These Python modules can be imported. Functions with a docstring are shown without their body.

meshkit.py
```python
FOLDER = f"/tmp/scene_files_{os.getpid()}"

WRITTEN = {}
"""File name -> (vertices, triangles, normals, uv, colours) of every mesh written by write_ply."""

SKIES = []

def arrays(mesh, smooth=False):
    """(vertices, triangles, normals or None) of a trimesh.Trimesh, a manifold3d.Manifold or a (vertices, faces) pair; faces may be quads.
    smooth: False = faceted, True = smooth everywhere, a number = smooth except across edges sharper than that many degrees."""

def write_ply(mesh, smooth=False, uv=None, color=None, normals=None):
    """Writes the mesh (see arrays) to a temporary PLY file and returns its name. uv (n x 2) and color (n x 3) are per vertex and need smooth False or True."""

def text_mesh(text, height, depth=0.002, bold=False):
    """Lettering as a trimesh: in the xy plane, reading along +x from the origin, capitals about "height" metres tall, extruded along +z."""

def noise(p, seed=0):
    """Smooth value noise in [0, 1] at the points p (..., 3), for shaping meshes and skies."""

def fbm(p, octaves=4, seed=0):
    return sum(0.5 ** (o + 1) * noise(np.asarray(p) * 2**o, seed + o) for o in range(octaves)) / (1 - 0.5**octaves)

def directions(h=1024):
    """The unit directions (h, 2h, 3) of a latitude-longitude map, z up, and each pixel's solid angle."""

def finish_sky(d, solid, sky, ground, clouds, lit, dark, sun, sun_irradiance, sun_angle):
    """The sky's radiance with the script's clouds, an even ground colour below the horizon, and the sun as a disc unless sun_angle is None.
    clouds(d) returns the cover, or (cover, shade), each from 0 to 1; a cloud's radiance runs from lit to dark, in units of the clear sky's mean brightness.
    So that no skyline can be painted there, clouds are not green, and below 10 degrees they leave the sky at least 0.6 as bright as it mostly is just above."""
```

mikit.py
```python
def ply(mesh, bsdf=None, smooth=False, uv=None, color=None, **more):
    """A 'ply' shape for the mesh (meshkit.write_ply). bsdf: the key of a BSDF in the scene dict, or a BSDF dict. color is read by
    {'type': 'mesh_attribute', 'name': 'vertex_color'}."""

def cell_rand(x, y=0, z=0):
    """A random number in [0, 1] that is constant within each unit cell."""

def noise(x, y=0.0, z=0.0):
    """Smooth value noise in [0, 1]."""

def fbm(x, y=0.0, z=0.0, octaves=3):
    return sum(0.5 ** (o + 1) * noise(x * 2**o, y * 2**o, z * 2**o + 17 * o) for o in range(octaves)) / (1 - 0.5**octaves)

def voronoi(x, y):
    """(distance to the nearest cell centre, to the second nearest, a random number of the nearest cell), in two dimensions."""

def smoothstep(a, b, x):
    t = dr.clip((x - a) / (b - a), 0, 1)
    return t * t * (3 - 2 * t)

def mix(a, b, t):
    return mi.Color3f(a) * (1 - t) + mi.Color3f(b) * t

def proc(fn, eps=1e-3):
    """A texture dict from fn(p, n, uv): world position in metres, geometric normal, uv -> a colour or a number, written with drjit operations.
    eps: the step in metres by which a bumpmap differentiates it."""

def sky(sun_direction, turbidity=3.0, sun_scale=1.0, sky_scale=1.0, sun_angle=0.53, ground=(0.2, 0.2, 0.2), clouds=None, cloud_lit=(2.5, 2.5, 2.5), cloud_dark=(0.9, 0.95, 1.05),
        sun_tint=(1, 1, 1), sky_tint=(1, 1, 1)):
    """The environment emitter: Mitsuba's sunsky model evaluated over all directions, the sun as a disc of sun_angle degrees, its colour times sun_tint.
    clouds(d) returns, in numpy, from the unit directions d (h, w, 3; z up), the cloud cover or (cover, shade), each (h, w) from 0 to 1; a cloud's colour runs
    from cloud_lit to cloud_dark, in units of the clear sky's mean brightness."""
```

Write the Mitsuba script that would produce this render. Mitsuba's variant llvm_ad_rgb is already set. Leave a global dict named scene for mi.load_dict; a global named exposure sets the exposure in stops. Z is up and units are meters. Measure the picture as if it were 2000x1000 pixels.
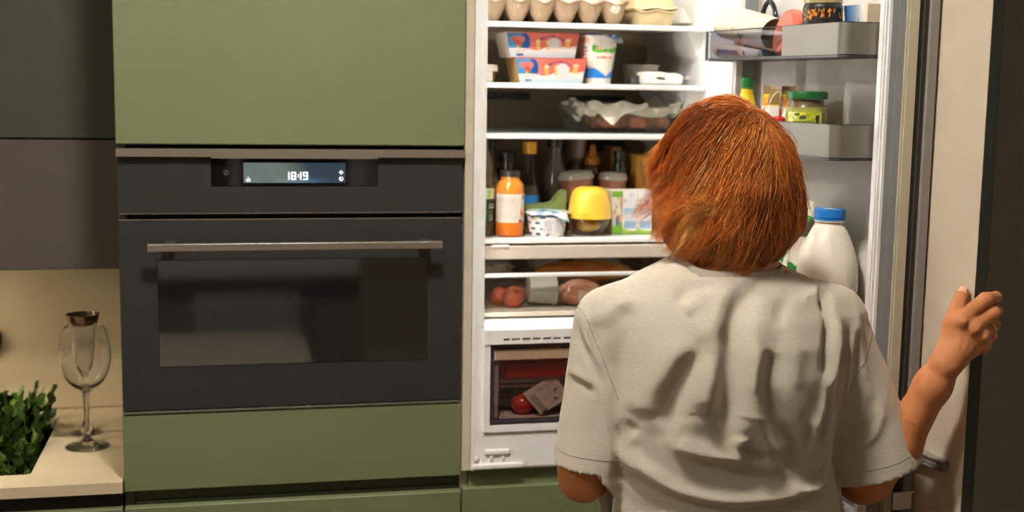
import math, random
import numpy as np, trimesh, mitsuba as mi, drjit as dr, mikit, meshkit
import manifold3d as m3
import shapely, shapely.affinity as aff
from shapely.geometry import Polygon, LineString, Point, box as sbox
from mikit import proc, fbm, noise, smoothstep, mix

T = mi.ScalarTransform4f
scene, labels = {}, {}
rng = np.random.default_rng(7)

# ---------------------------------------------------------------- camera
CAM = np.array([0.1927, -2.2384, 1.5940])
FWD = np.array([0.2135392, 0.96798556, -0.13192787])
UP = np.array([0.01294629, 0.13222695, 0.99113492])
scene['camera'] = {'type': 'thinlens', 'fov': 43.95, 'fov_axis': 'x', 'aperture_radius': 0.0048, 'focus_distance': 1.80,
                   'near_clip': 0.05, 'far_clip': 50.0,
                   'to_world': T().look_at(origin=CAM.tolist(), target=(CAM + FWD).tolist(), up=UP.tolist())}
# ---------------------------------------------------------------- light
exposure = 0.0
LAMP_MAIN = [300.0, 283.0, 254.0]     # warm white round ceiling lamp over the kitchen floor
LAMP_ROOM = [125, 114, 99]           # second ceiling lamp, over the left part of the room
LED_SHELF = [98.0, 84.0, 60.0]      # strip under the wall cabinet
LED_FRIDGE = [17.0, 16.5, 15.5]     # lamp strips inside the refrigerator
LED_DOORSIDE = [74.0, 71.5, 66.5]


# ---------------------------------------------------------------- helpers
def lin(c):
    c = np.asarray(c, float) / 255.0
    return np.where(c <= 0.04045, c / 12.92, ((c + 0.055) / 1.055) ** 2.4)


def C3(c):
    return mi.Color3f(*[float(x) for x in lin(c)])


def rgb(c):
    return {'type': 'rgb', 'value': [float(x) for x in lin(c)]}


def mat(name, c, rough=0.5, spec=0.5, metal=0.0, bump=None, bump_scale=1.0, **more):
    col = c if isinstance(c, dict) else rgb(c)
    b = {'type': 'principled', 'base_color': col, 'roughness': rough, 'metallic': metal, **more}
    if 'spec_trans' not in more:
        b['specular'] = spec
    if bump is not None:
        b = {'type': 'bumpmap', 'tex': proc(bump, 5e-4), 'scale': bump_scale, 'bsdf': b}
    scene['mat_' + name] = {'type': 'twosided', 'bsdf': b}
    return 'mat_' + name


VC = {'type': 'mesh_attribute', 'name': 'vertex_color'}
for nm, ro, sp in (('matte', 0.75, 0.2), ('semi', 0.38, 0.45), ('gloss', 0.14, 0.5)):
    mat('paint_' + nm, VC, ro, sp)
scene['mat_paint_leaf'] = {'type': 'twosided', 'bsdf': {'type': 'principled', 'base_color': VC, 'roughness': 0.5, 'specular': 0.3}}


def thing(name, label, cat, group=None):
    key, i = name, 0
    while key in labels:
        i += 1
        key = f'{name}_{i:03d}'
    labels[key] = {'label': label, 'category': cat}
    if group:
        labels[key]['group'] = group
    return key


def struct(name, mesh, m, smooth=False):
    scene[name] = mikit.ply(mesh, m, smooth)
    labels[name] = {'kind': 'structure'}


def as_tm(mesh):
    if isinstance(mesh, (list, tuple)) and not isinstance(mesh[0], np.ndarray):
        return trimesh.util.concatenate([as_tm(x) for x in mesh])
    if hasattr(mesh, 'to_mesh'):
        m = mesh.to_mesh()
        return trimesh.Trimesh(np.array(m.vert_properties[:, :3]), np.array(m.tri_verts), process=False)
    if isinstance(mesh, (tuple, list)):
        return trimesh.Trimesh(np.asarray(mesh[0]), np.asarray(mesh[1]), process=False)
    return mesh


def add(path, mesh, m=None, smooth=30, color=None, gloss='semi', label=None, kind=None, **more):
    """One entry of the scene; a repeated path gets the next number. color: one sRGB colour, a (n, 3) sRGB array, or fn(vertices)."""
    key, i = path, 0
    while key in scene:
        i += 1
        key = f'{path}_{i:03d}'
    mesh = as_tm(mesh)
    if color is not None:
        if smooth not in (True, False):
            mesh = trimesh.graph.smooth_shade(mesh, angle=np.radians(smooth), facet_minarea=None)
        c = color(np.array(mesh.vertices)) if callable(color) else np.asarray(color, float)
        c = np.broadcast_to(c, (len(mesh.vertices), 3))
        scene[key] = mikit.ply(mesh, 'mat_paint_' + gloss, bool(smooth), color=lin(c), **more)
    else:
        scene[key] = mikit.ply(mesh, m, smooth, **more)
    d = {}
    if label:
        d['label'] = label
    if kind:
        d['kind'] = kind
    if d:
        labels.setdefault(key, {}).update(d)
    return key


def bx(x0, x1, y0, y1, z0, z1, c=0.001):
    """A box with chamfered edges."""
    lo, hi = np.array([x0, y0, z0], float), np.array([x1, y1, z1], float)
    c = min(c, 0.45 * (hi - lo).min())
    if c <= 0:
        return trimesh.creation.box(bounds=[lo, hi])
    pts = []
    for s in np.ndindex(2, 2, 2):
        p = np.where(s, hi, lo)
        q = np.where(s, -c, c)
        for k in range(3):
            d = q.copy()
            d[k] = 0
            pts.append(p + d)
    return hull(pts)


def hull(pts):
    return as_tm(m3.Manifold.hull_points(np.asarray(pts, float)))


def rbox(x0, x1, y0, y1, z0, z1, r=0.004, seg=12):
    s = as_tm(m3.Manifold.sphere(r, seg)).vertices
    return hull(np.vstack([s + [x, y, z] for x in (x0 + r, x1 - r) for y in (y0 + r, y1 - r) for z in (z0 + r, z1 - r)]))


def lathe(profile, n=48, at=(0, 0, 0), M=None):
    m = trimesh.creation.revolve(np.asarray(profile, float), sections=n)
    m.process(validate=False) if False else None
    if M is not None:
        m.apply_transform(M)
    m.apply_translation(at)
    return m


def rot(axis, deg):
    return trimesh.transformations.rotation_matrix(math.radians(deg), axis)


def tube(pts, r, n=10, closed=False):
    """A tube along a polyline (radius constant or per point), with end caps."""
    p = np.asarray(pts, float)
    r = np.broadcast_to(r, (len(p),))
    t = np.gradient(p, axis=0)
    t /= np.linalg.norm(t, axis=1, keepdims=True) + 1e-12
    a = np.zeros_like(p)
    u = np.cross(t[0], [0, 0, 1.0] if abs(t[0][2]) < 0.9 else [1.0, 0, 0])
    for i in range(len(p)):
        u = u - t[i] * (u @ t[i])
        u /= np.linalg.norm(u)
        a[i] = u
    b = np.cross(t, a)
    g = np.arange(n) * 2 * np.pi / n
    v = p[:, None] + r[:, None, None] * (np.cos(g)[None, :, None] * a[:, None] + np.sin(g)[None, :, None] * b[:, None])
    i, j = np.meshgrid(np.arange(len(p) - 1), np.arange(n), indexing='ij')
    q = np.stack([i * n + j, i * n + (j + 1) % n, (i + 1) * n + (j + 1) % n, (i + 1) * n + j], -1).reshape(-1, 4)
    f = np.vstack([q[:, [0, 2, 1]], q[:, [0, 3, 2]]])
    k = len(p) * n
    j = np.arange(n)
    caps = np.vstack([np.stack([j, (j + 1) % n, j * 0 + k], 1)[:, ::1], np.stack([(j + 1) % n + k - n, j + k - n, j * 0 + k + 1], 1)])
    m = trimesh.Trimesh(np.vstack([v.reshape(-1, 3), p[:1], p[-1:]]), np.vstack([f, caps]), process=False)
    if m.volume < 0:
        m.invert()
    return m


def extrude(poly, h, M=None):
    parts = [trimesh.creation.extrude_polygon(g, h, engine='earcut') for g in getattr(poly, 'geoms', [poly]) if not g.is_empty]
    m = trimesh.util.concatenate(parts)
    if M is not None:
        m.apply_transform(M)
    return m


def front(poly, y0, y1):
    """Extrudes a polygon drawn in x, z between two y."""
    m = extrude(poly, abs(y1 - y0))
    v = np.array(m.vertices)
    m = trimesh.Trimesh(np.stack([v[:, 0], max(y0, y1) - v[:, 2], v[:, 1]], 1), m.faces, process=False)
    if m.volume < 0:
        m.invert()
    return m


def patch(fn, u, v, thick=None):
    """A grid surface fn(u, v) -> (x, y, z); returns (mesh, uv)."""
    U, V = np.meshgrid(u, v, indexing='ij')
    P = np.stack(fn(U, V), -1).reshape(-1, 3)
    n, m = U.shape
    i, j = np.meshgrid(np.arange(n - 1), np.arange(m - 1), indexing='ij')
    q = np.stack([i * m + j, (i + 1) * m + j, (i + 1) * m + j + 1, i * m + j + 1], -1).reshape(-1, 4)
    f = np.vstack([q[:, [0, 1, 2]], q[:, [0, 2, 3]]])
    return trimesh.Trimesh(P, f, process=False), np.stack([U.ravel(), V.ravel()], 1)


def solidify(mesh, d):
    """Gives an open surface a thickness d against its normals."""
    mesh = trimesh.Trimesh(mesh.vertices, mesh.faces, process=False)
    n = meshkit.arrays(mesh, True)[2]
    v, f = np.array(mesh.vertices), np.array(mesh.faces)
    e = np.sort(f[:, [0, 1, 1, 2, 2, 0]].reshape(-1, 2), axis=1)
    uniq, inv, cnt = np.unique(e, axis=0, return_inverse=True, return_counts=True)
    e_dir = f[:, [0, 1, 1, 2, 2, 0]].reshape(-1, 2)[cnt[inv.ravel()] == 1]
    k = len(v)
    side = np.vstack([np.stack([e_dir[:, 1], e_dir[:, 0], e_dir[:, 0] + k], 1), np.stack([e_dir[:, 1], e_dir[:, 0] + k, e_dir[:, 1] + k], 1)])
    return trimesh.Trimesh(np.vstack([v, v - n * d]), np.vstack([f, f[:, ::-1] + k, side]), process=False)


class Paint:
    """Colours a (u, v) grid layer by layer: flat print for labels and packaging."""

    def __init__(self, uv, base):
        self.u, self.v = uv[:, 0], uv[:, 1]
        self.c = np.tile(np.asarray(base, float), (len(uv), 1))

    def put(self, mask, c):
        m = np.clip(np.asarray(mask, float), 0, 1)[:, None]
        self.c = self.c * (1 - m) + np.asarray(c, float) * m
        return self

    def rect(self, u0, u1, v0, v1, c):
        return self.put((self.u > u0) & (self.u < u1) & (self.v > v0) & (self.v < v1), c)

    def disc(self, u, v, ru, rv, c):
        return self.put(((self.u - u) / ru) ** 2 + ((self.v - v) / rv) ** 2 < 1, c)

    def lines(self, u0, u1, v0, v1, c, rows, seed=0, fill=0.5):
        """Rows of tiny print, too small to read in the photograph."""
        r = (self.v - v0) / (v1 - v0) * rows
        on = (self.u > u0) & (self.u < u1) & (r > 0) & (r < rows) & (np.mod(r, 1) < fill)
        h = np.sin(np.floor(self.u * 90) * 12.9898 + np.floor(r) * 78.233 + seed) * 43758.5453
        return self.put(on & (h - np.floor(h) > 0.3), c)


def grad(a, b, t):
    t = np.clip(t, 0, 1)[:, None]
    return np.asarray(a, float) * (1 - t) + np.asarray(b, float) * t


def quad_label(path, p00, p10, p01, paint, nu=40, nv=30, gloss='semi', label=None, p11=None):
    """A flat printed sheet spanned by three (or four) corners; paint(uv) -> colours."""
    p00, p10, p01 = (np.asarray(p, float) for p in (p00, p10, p01))
    p11 = p10 + p01 - p00 if p11 is None else np.asarray(p11, float)
    m, uv = patch(lambda U, V: [p00[k] * (1 - U) * (1 - V) + p10[k] * U * (1 - V) + p01[k] * (1 - U) * V + p11[k] * U * V for k in range(3)],
                  np.linspace(0, 1, nu), np.linspace(0, 1, nv))
    return add(path, m, smooth=False, color=paint(uv), gloss=gloss, label=label)


def wrap_label(path, prof, at, a0, a1, v0, v1, paint, nu=60, nv=40, gloss='semi', eps=0.0004, label=None, scale=(1, 1)):
    """A printed sleeve round a lathed body: prof = [(r, z)], angles in degrees (0 = +x, -90 = towards the room), v from v0 to v1 in z."""
    prof = np.asarray(prof, float)
    rz = lambda z: np.interp(z, prof[:, 1], prof[:, 0]) + eps

    def fn(U, V):
        a, z = np.radians(a0 + (a1 - a0) * U), v0 + (v1 - v0) * V
        r = rz(z)
        return at[0] + r * np.cos(a) * scale[0], at[1] + r * np.sin(a) * scale[1], at[2] + z
    m, uv = patch(fn, np.linspace(0, 1, nu), np.linspace(0, 1, nv))
    return add(path, m, smooth=True, color=paint(uv), gloss=gloss, label=label)


# ---------------------------------------------------------------- materials
GREEN = (106, 114, 80)
mat('green', proc(lambda p, n, uv: C3(GREEN) * (0.96 + 0.08 * fbm(p.x * 6, p.y * 6, p.z * 6))), 0.48, 0.35)
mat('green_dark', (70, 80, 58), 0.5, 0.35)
mat('taupe', (82, 74, 65), 0.5, 0.3)
mat('taupe_dark', (86, 78, 68), 0.5, 0.3)
mat('carcass', (196, 186, 164), 0.5, 0.3)
mat('steel', (176, 164, 150), 0.34, metal=0.9)
mat('steel_satin', (134, 131, 122), 0.42, metal=0.65)
mat('steel_warm', (150, 138, 124), 0.42, metal=0.75)
mat('oven_dark', (44, 43, 42), 0.42, 0.35)
mat('oven_black', (20, 21, 22), 0.3, 0.5)
mat('oven_glass', (12, 13, 14), 0.05, 1.0)
mat('black', (16, 16, 17), 0.5, 0.4)
mat('white', (244, 242, 240), 0.35, 0.4)
mat('liner', (243, 242, 240), 0.42, 0.35)
mat('liner_door', (222, 219, 215), 0.45, 0.3)
mat('gasket', (178, 168, 146), 0.6, 0.3)
mat('liner_side', (132, 136, 136), 0.45, 0.3)
mat('green_shade', (64, 67, 54), 0.5, 0.3)  # cabinet green darkened: shade over the left wall cabinet put into its colour
mat('door_edge', (124, 120, 116), 0.45, 0.4)
mat('gap', (60, 58, 54), 0.7, 0.2)
mat('panel_inner', (206, 192, 170), 0.5, 0.3)
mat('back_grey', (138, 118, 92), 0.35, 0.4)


def stone(p):
    a = fbm(p.x * 7, p.y * 7 + 5, p.z * 7, octaves=4)
    b = smoothstep(0.45, 0.7, fbm(p.x * 3 + 9, p.y * 3, p.z * 3, octaves=3))
    return mix(C3((206, 190, 160)), C3((182, 164, 134)), dr.clip(a * 0.7 + b * 0.5 - 0.1, 0, 1))


mat('stone', proc(lambda p, n, uv: stone(p)), 0.45, 0.4)
mat('wall', (182, 172, 154), 0.8, 0.1)
mat('wall_room', (176, 170, 160), 0.8, 0.1)
mat('ceiling', (210, 205, 195), 0.85, 0.1)


def floorboards(p):
    row = dr.floor(p.y / 0.14)
    cell = mikit.cell_rand(row, dr.floor(p.x / 1.1 + 0.37 * row))
    grain = fbm(p.x * 3, p.y * 60, cell * 20, octaves=3)
    return mix(C3((120, 92, 62)), C3((78, 58, 38)), grain * 0.7 + cell * 0.3)


mat('floor', proc(lambda p, n, uv: floorboards(p)), 0.4, 0.4)
scene['mat_glass'] = {'type': 'dielectric', 'int_ior': 1.5, 'ext_ior': 1.0}
scene['mat_pane'] = {'type': 'thindielectric', 'int_ior': 1.5}
scene['mat_smoke'] = {'type': 'thindielectric', 'int_ior': 1.4, 'specular_transmittance': {'type': 'rgb', 'value': [0.72, 0.74, 0.77]}}
scene['mat_clear'] = {'type': 'thindielectric', 'int_ior': 1.35, 'specular_transmittance': {'type': 'rgb', 'value': [0.92, 0.92, 0.9]}}

# ---------------------------------------------------------------- the room
X0, X1, Y0, Y1, ZC = -1.7, 2.05, -3.6, 0.6, 2.6
struct('floor', bx(X0, X1, Y0, Y1, -0.05, 0.0, 0), 'mat_floor')
struct('ceiling', bx(X0, X1, Y0, Y1, ZC, ZC + 0.05, 0), 'mat_ceiling')
struct('wall_back', bx(X0, X1, Y1, Y1 + 0.05, 0, ZC, 0), 'mat_wall')
struct('wall_left', bx(X0 - 0.05, X0, Y0, Y1 + 0.05, 0, ZC, 0), 'mat_wall_room')
struct('wall_right', bx(X1, X1 + 0.05, Y0, Y1 + 0.05, 0, ZC, 0), 'mat_wall_room')
W = sbox(X0 - 0.05, 0, X1 + 0.05, ZC).difference(sbox(-0.35, 0.78, 0.75, 2.1))
struct('wall_front', front(W, Y0, Y0 - 0.05), 'mat_wall_room')
struct('window_1', front(sbox(-0.38, 0.75, 0.78, 2.13).difference(sbox(-0.31, 0.82, 0.71, 2.06)).union(sbox(0.18, 0.78, 0.22, 2.1)), Y0 + 0.01, Y0 - 0.04), 'mat_white')
add('window_1__pane', bx(-0.34, 0.74, Y0 - 0.03, Y0 - 0.026, 0.79, 2.09, 0), 'mat_pane', False)
struct('trim_1', bx(-0.45, 0.85, Y0, Y0 + 0.16, 0.735, 0.76, 0.003), 'mat_white')
# ---------------------------------------------------------------- lamps (their own light)


def ceiling_lamp(x, y, r, radiance, label):
    k = thing('ceiling_lamp', label, 'lamp')
    add(k + '__housing', lathe([(0, ZC - 0.03), (r + 0.015, ZC - 0.03), (r + 0.015, ZC - 0.004), (r + 0.01, ZC), (0, ZC)], 48, (x, y, 0)), 'mat_white')
    m = lathe([(0, ZC - 0.034), (r, ZC - 0.034), (r, ZC - 0.031), (0, ZC - 0.031)], 48, (x, y, 0))
    if m.volume < 0:
        m.invert()
    scene[k + '__diffuser'] = {**mikit.ply(m, 'mat_white'), 'emitter': {'type': 'area', 'radiance': {'type': 'rgb', 'value': radiance}}}


ceiling_lamp(0.34, -0.98, 0.11, LAMP_MAIN, 'round white ceiling lamp above the kitchen floor in front of the refrigerator')
ceiling_lamp(-1.15, -1.45, 0.13, LAMP_ROOM, 'round white ceiling lamp over the left part of the room')

# ---------------------------------------------------------------- the far end of the room, seen mirrored in the oven window
rd = thing('radiator', 'white ribbed radiator under the window, mirrored faintly in the oven glass', 'radiator')
for i in range(11):
    add(rd + '__rib', rbox(0.02 + 0.042 * i, 0.054 + 0.042 * i, Y0 + 0.03, Y0 + 0.11, 0.22, 0.66, 0.012, 8), 'mat_white')
for z in (0.27, 0.60):
    add(rd + '__pipe', tube([(0.0, Y0 + 0.07, z), (0.50, Y0 + 0.07, z)], 0.014, 10), 'mat_white', True)
add(rd + '__valve_pipe', tube([(0.50, Y0 + 0.07, 0.27), (0.54, Y0 + 0.07, 0.27), (0.54, Y0 + 0.07, 0.0)], 0.012, 10), 'mat_white', True)
tbl = thing('dining_table', 'pale table behind the viewer, mirrored along the lower edge of the oven glass', 'table')
top = sbox(-0.75, -2.15, 0.42, -1.45).buffer(-0.12).buffer(0.12, quad_segs=12)
m = extrude(top, 0.03)
m.apply_translation((0, 0, 0.715))
add(tbl + '__top', m, color=(206, 196, 178), smooth=30)
for x in (-0.64, 0.31):
    for y in (-2.05, -1.55):
        add(tbl + '__leg', bx(x - 0.025, x + 0.025, y - 0.025, y + 0.025, 0.0, 0.7148, 0.004), color=(150, 120, 88), smooth=False)
ch = thing('dining_chair', 'beige upholstered chair by the window, mirrored at the right of the oven glass', 'chair')
add(ch + '__seat', rbox(0.72, 1.12, -3.2, -2.8, 0.40, 0.47, 0.03), color=(176, 164, 140), gloss='matte')
add(ch + '__backrest', rbox(0.72, 1.12, -3.26, -3.205, 0.42, 0.90, 0.027), color=(176, 164, 140), gloss='matte')
for x in (0.75, 1.09):
    for y in (-3.17, -2.83):
        add(ch + '__leg', bx(x - 0.018, x + 0.018, y - 0.018, y + 0.018, 0.0, 0.3995, 0.004), color=(70, 54, 40), smooth=False)
# ---------------------------------------------------------------- tall cabinet with the oven
cab = thing('tall_cabinet', 'tall matt green cabinet that houses the built-in oven', 'cabinet')
add(cab + '__side_panel', bx(-0.002, 0.014, 0.0215, 0.59, 0.1, 2.4), 'mat_green_dark')
add(cab + '__side_panel', [bx(0.5975, 0.6125, -0.001, 0.59, 0.889, 2.4), bx(0.5975, 0.6125, 0.0215, 0.59, 0.1, 0.8885)], 'mat_carcass', label='beige side panel next to the refrigerator')
add(cab + '__back_panel', bx(0.014, 0.597, 0.57, 0.59, 0.1, 2.4), 'mat_carcass')
for z in (0.842, 1.003, 1.486, 2.38):
    add(cab + '__shelf_board', bx(0.0145, 0.597, 0.022, 0.569, z, z + 0.014), 'mat_green_dark')
add(cab + '__door', bx(-0.001, 0.5965, 0.0, 0.02, 1.4885, 2.39, 0.0012), 'mat_green', label='plain green upper door')
add(cab + '__drawer_front', bx(-0.001, 0.5965, 0.0, 0.02, 0.881, 1.0185, 0.0012), 'mat_green', label='green drawer front right below the oven')
add(cab + '__drawer_front', bx(-0.001, 0.5965, 0.0, 0.02, 0.1, 0.851, 0.0016), 'mat_green', label='large lower drawer front')
add(cab + '__grip_channel', bx(-0.001, 0.5965, 0.028, 0.04, 0.84, 0.89, 0), 'mat_green_dark')
add(cab + '__plinth', bx(0.0145, 0.597, 0.06, 0.075, 0.0, 0.1), 'mat_black')

ov = thing('oven', 'built-in dark compact oven with a steel bar handle and a clock display', 'oven')
add(ov + '__body', bx(0.02, 0.575, 0.024, 0.5, 1.03, 1.478), 'mat_black')
hole = sbox(0.155, 1.4165, 0.441, 1.47)
add(ov + '__control_panel', front(sbox(0.001, 1.371, 0.5935, 1.4685).difference(hole), -0.002, 0.02), 'mat_oven_dark')
trim = sbox(0.0, 1.468, 0.5945, 1.481).union(sbox(0.156, 1.4655, 0.44, 1.47))
add(ov + '__top_trim', front(trim, -0.014, 0.018), 'mat_steel_warm', label='brushed steel trim along the top')
add(ov + '__touch_panel', bx(0.1555, 0.4405, -0.0018, 0.018, 1.417, 1.4655, 0.0004), 'mat_oven_glass', label='black glass touch panel')


def screen_glow(p, n, uv):
    a = smoothstep(0.33, 0.27, p.x + 0.25 * (p.z - 1.44))
    low = smoothstep(1.436, 1.424, p.z)
    c = mix(C3((50, 63, 76)), C3((106, 119, 110)), a)
    glow = low * dr.exp(-dr.square((p.x - 0.31) / 0.035))
    return c * (0.9 + 0.15 * noise(p.x * 120, p.z * 120)) + C3((70, 110, 140)) * glow * 0.55


sc = bx(0.2095, 0.3845, -0.0026, -0.0018, 1.4228, 1.4578, 0)
uvs = (np.array(sc.vertices)[:, [0, 2]] - [0.2095, 1.4228]) / [0.175, 0.035]
scene[ov + '__screen'] = {**mikit.ply(sc, 'mat_oven_glass', False, uv=uvs), 'emitter': {'type': 'area', 'radiance': proc(screen_glow)}}
labels[ov + '__screen'] = {'label': 'lit grey-blue display'}
SEG = {'a': ((0, 2), (1, 2)), 'b': ((1, 2), (1, 1)), 'c': ((1, 1), (1, 0)), 'd': ((0, 0), (1, 0)), 'e': ((0, 1), (0, 0)), 'f': ((0, 2), (0, 1)), 'g': ((0, 1), (1, 1))}
DIG = {'1': 'bc', '8': 'abcdefg', '9': 'abcdfg'}


def digits(text, x, z, w, h, r):
    out = []
    for ch in text:
        if ch == ':':
            out += [Point(x + 0.0002, z + h * f).buffer(r) for f in (0.36, 0.64)]
            x += 3.2 * r
            continue
        for s in DIG[ch]:
            (a, b), (c, d) = SEG[s]
            k = 0 if ch == '1' else 1
            out.append(LineString([(x + a * w * k, z + b * h / 2), (x + c * w * k, z + d * h / 2)]).buffer(r))
        x += (0.0048 if ch == '1' else w + 0.0048)
    return shapely.union_all(out)


scene['mat_lit'] = {'type': 'diffuse', 'reflectance': rgb((220, 225, 230))}


def lit(path, poly, label=None, k=1.0):
    scene[path] = {**mikit.ply(front(poly, -0.0026, -0.0031), 'mat_lit'), 'emitter': {'type': 'area', 'radiance': {'type': 'rgb', 'value': [0.95 * k, 1.0 * k, 1.02 * k]}}}
    if label:
        labels[path] = {'label': label}


lit(ov + '__clock', digits('18:19', 0.2865, 1.4292, 0.0066, 0.0116, 0.0013), 'white digits 18:19')
star = shapely.union_all([Polygon([(0.2175 + 0.0042 * math.cos(a) * q, 1.4285 + 0.0046 * math.sin(a) * q) for q, a in ((1, t), (0.55, t + 0.5), (0.55, t - 0.5))] + [(0.2175, 1.4285)]).buffer(0.0006) for t in (math.pi / 2, math.pi, 0, -2.2, -0.95)])
lit(ov + '__light_icon', star)
dia = Polygon([(0.377, 1.4452), (0.3812, 1.4412), (0.377, 1.4372), (0.3728, 1.4412)])
lit(ov + '__start_icon', dia.difference(aff.scale(dia, 0.42, 0.42)))
ring = Point(0.377, 1.4300).buffer(0.0038).difference(Point(0.3776, 1.4304).buffer(0.0019))
lit(ov + '__timer_icon', ring)
pw = Point(0.1805, 1.4405).buffer(0.0042).difference(Point(0.1805, 1.4405).buffer(0.0034)).union(sbox(0.1801, 1.4388, 0.1809, 1.4425))
add(ov + '__power_mark', front(pw, -0.0018, -0.0022), color=(112, 108, 92), smooth=False)
add(ov + '__door', bx(0.001, 0.5925, -0.004, 0.02, 1.026, 1.3595, 0.0012), 'mat_oven_dark')
add(ov + '__door__top_edge', bx(0.0015, 0.592, -0.0043, 0.0, 1.3592, 1.3605, 0), 'mat_steel_warm')
add(ov + '__door__window', bx(0.0635, 0.5295, -0.0046, -0.0036, 1.1035, 1.2895, 0.0003), 'mat_oven_glass', label='black mirror-like glass window')
fr = sbox(0.0625, 1.1025, 0.5305, 1.2905).difference(sbox(0.0637, 1.1037, 0.5293, 1.2893))
add(ov + '__door__window_border', front(fr, -0.0048, -0.0038), 'mat_oven_black', False)
hb = rbox(0.0495, 0.5505, -0.049, -0.038, 1.3095, 1.3235, 0.0022, 12)
add(ov + '__handle', hb, 'mat_steel', label='straight brushed steel bar handle')
for x in (0.075, 0.512):
    add(ov + '__handle__post', bx(x, x + 0.02, -0.0385, -0.0035, 1.3125, 1.3235, 0.001), 'mat_oven_dark')
add(ov + '__bottom_trim', bx(0.0015, 0.592, -0.003, 0.016, 1.0205, 1.0245, 0.0005), 'mat_steel_satin')
add(ov + '__panel_edge', bx(0.0015, 0.592, -0.0025, 0.016, 1.3695, 1.3708, 0), 'mat_steel_warm')

# ---------------------------------------------------------------- wall cabinets at the left
wc = thing('wall_cabinet', 'green wall cabinet at the top left corner, doors coloured darker as if in shade', 'cabinet')
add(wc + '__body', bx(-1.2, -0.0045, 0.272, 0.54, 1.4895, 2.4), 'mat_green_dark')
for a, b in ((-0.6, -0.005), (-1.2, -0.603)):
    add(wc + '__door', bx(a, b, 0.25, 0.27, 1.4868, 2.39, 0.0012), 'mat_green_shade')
w2 = thing('wall_cabinet', 'taupe wall cabinet between the green cabinet and the stone splashback', 'cabinet')
add(w2 + '__body', bx(-1.2, -0.0045, 0.272, 0.54, 1.242, 1.4845), 'mat_taupe_dark')
for a, b in ((-0.6, -0.005), (-1.2, -0.603)):
    add(w2 + '__door', bx(a, b, 0.25, 0.27, 1.2405, 1.4838, 0.0012), 'mat_taupe')
ls = thing('led_strip', 'slim warm light strip under the taupe wall cabinet', 'lamp')
add(ls + '__channel', bx(-0.75, -0.25, 0.31, 0.33, 1.2335, 1.2415, 0.001), 'mat_steel_satin')
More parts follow.
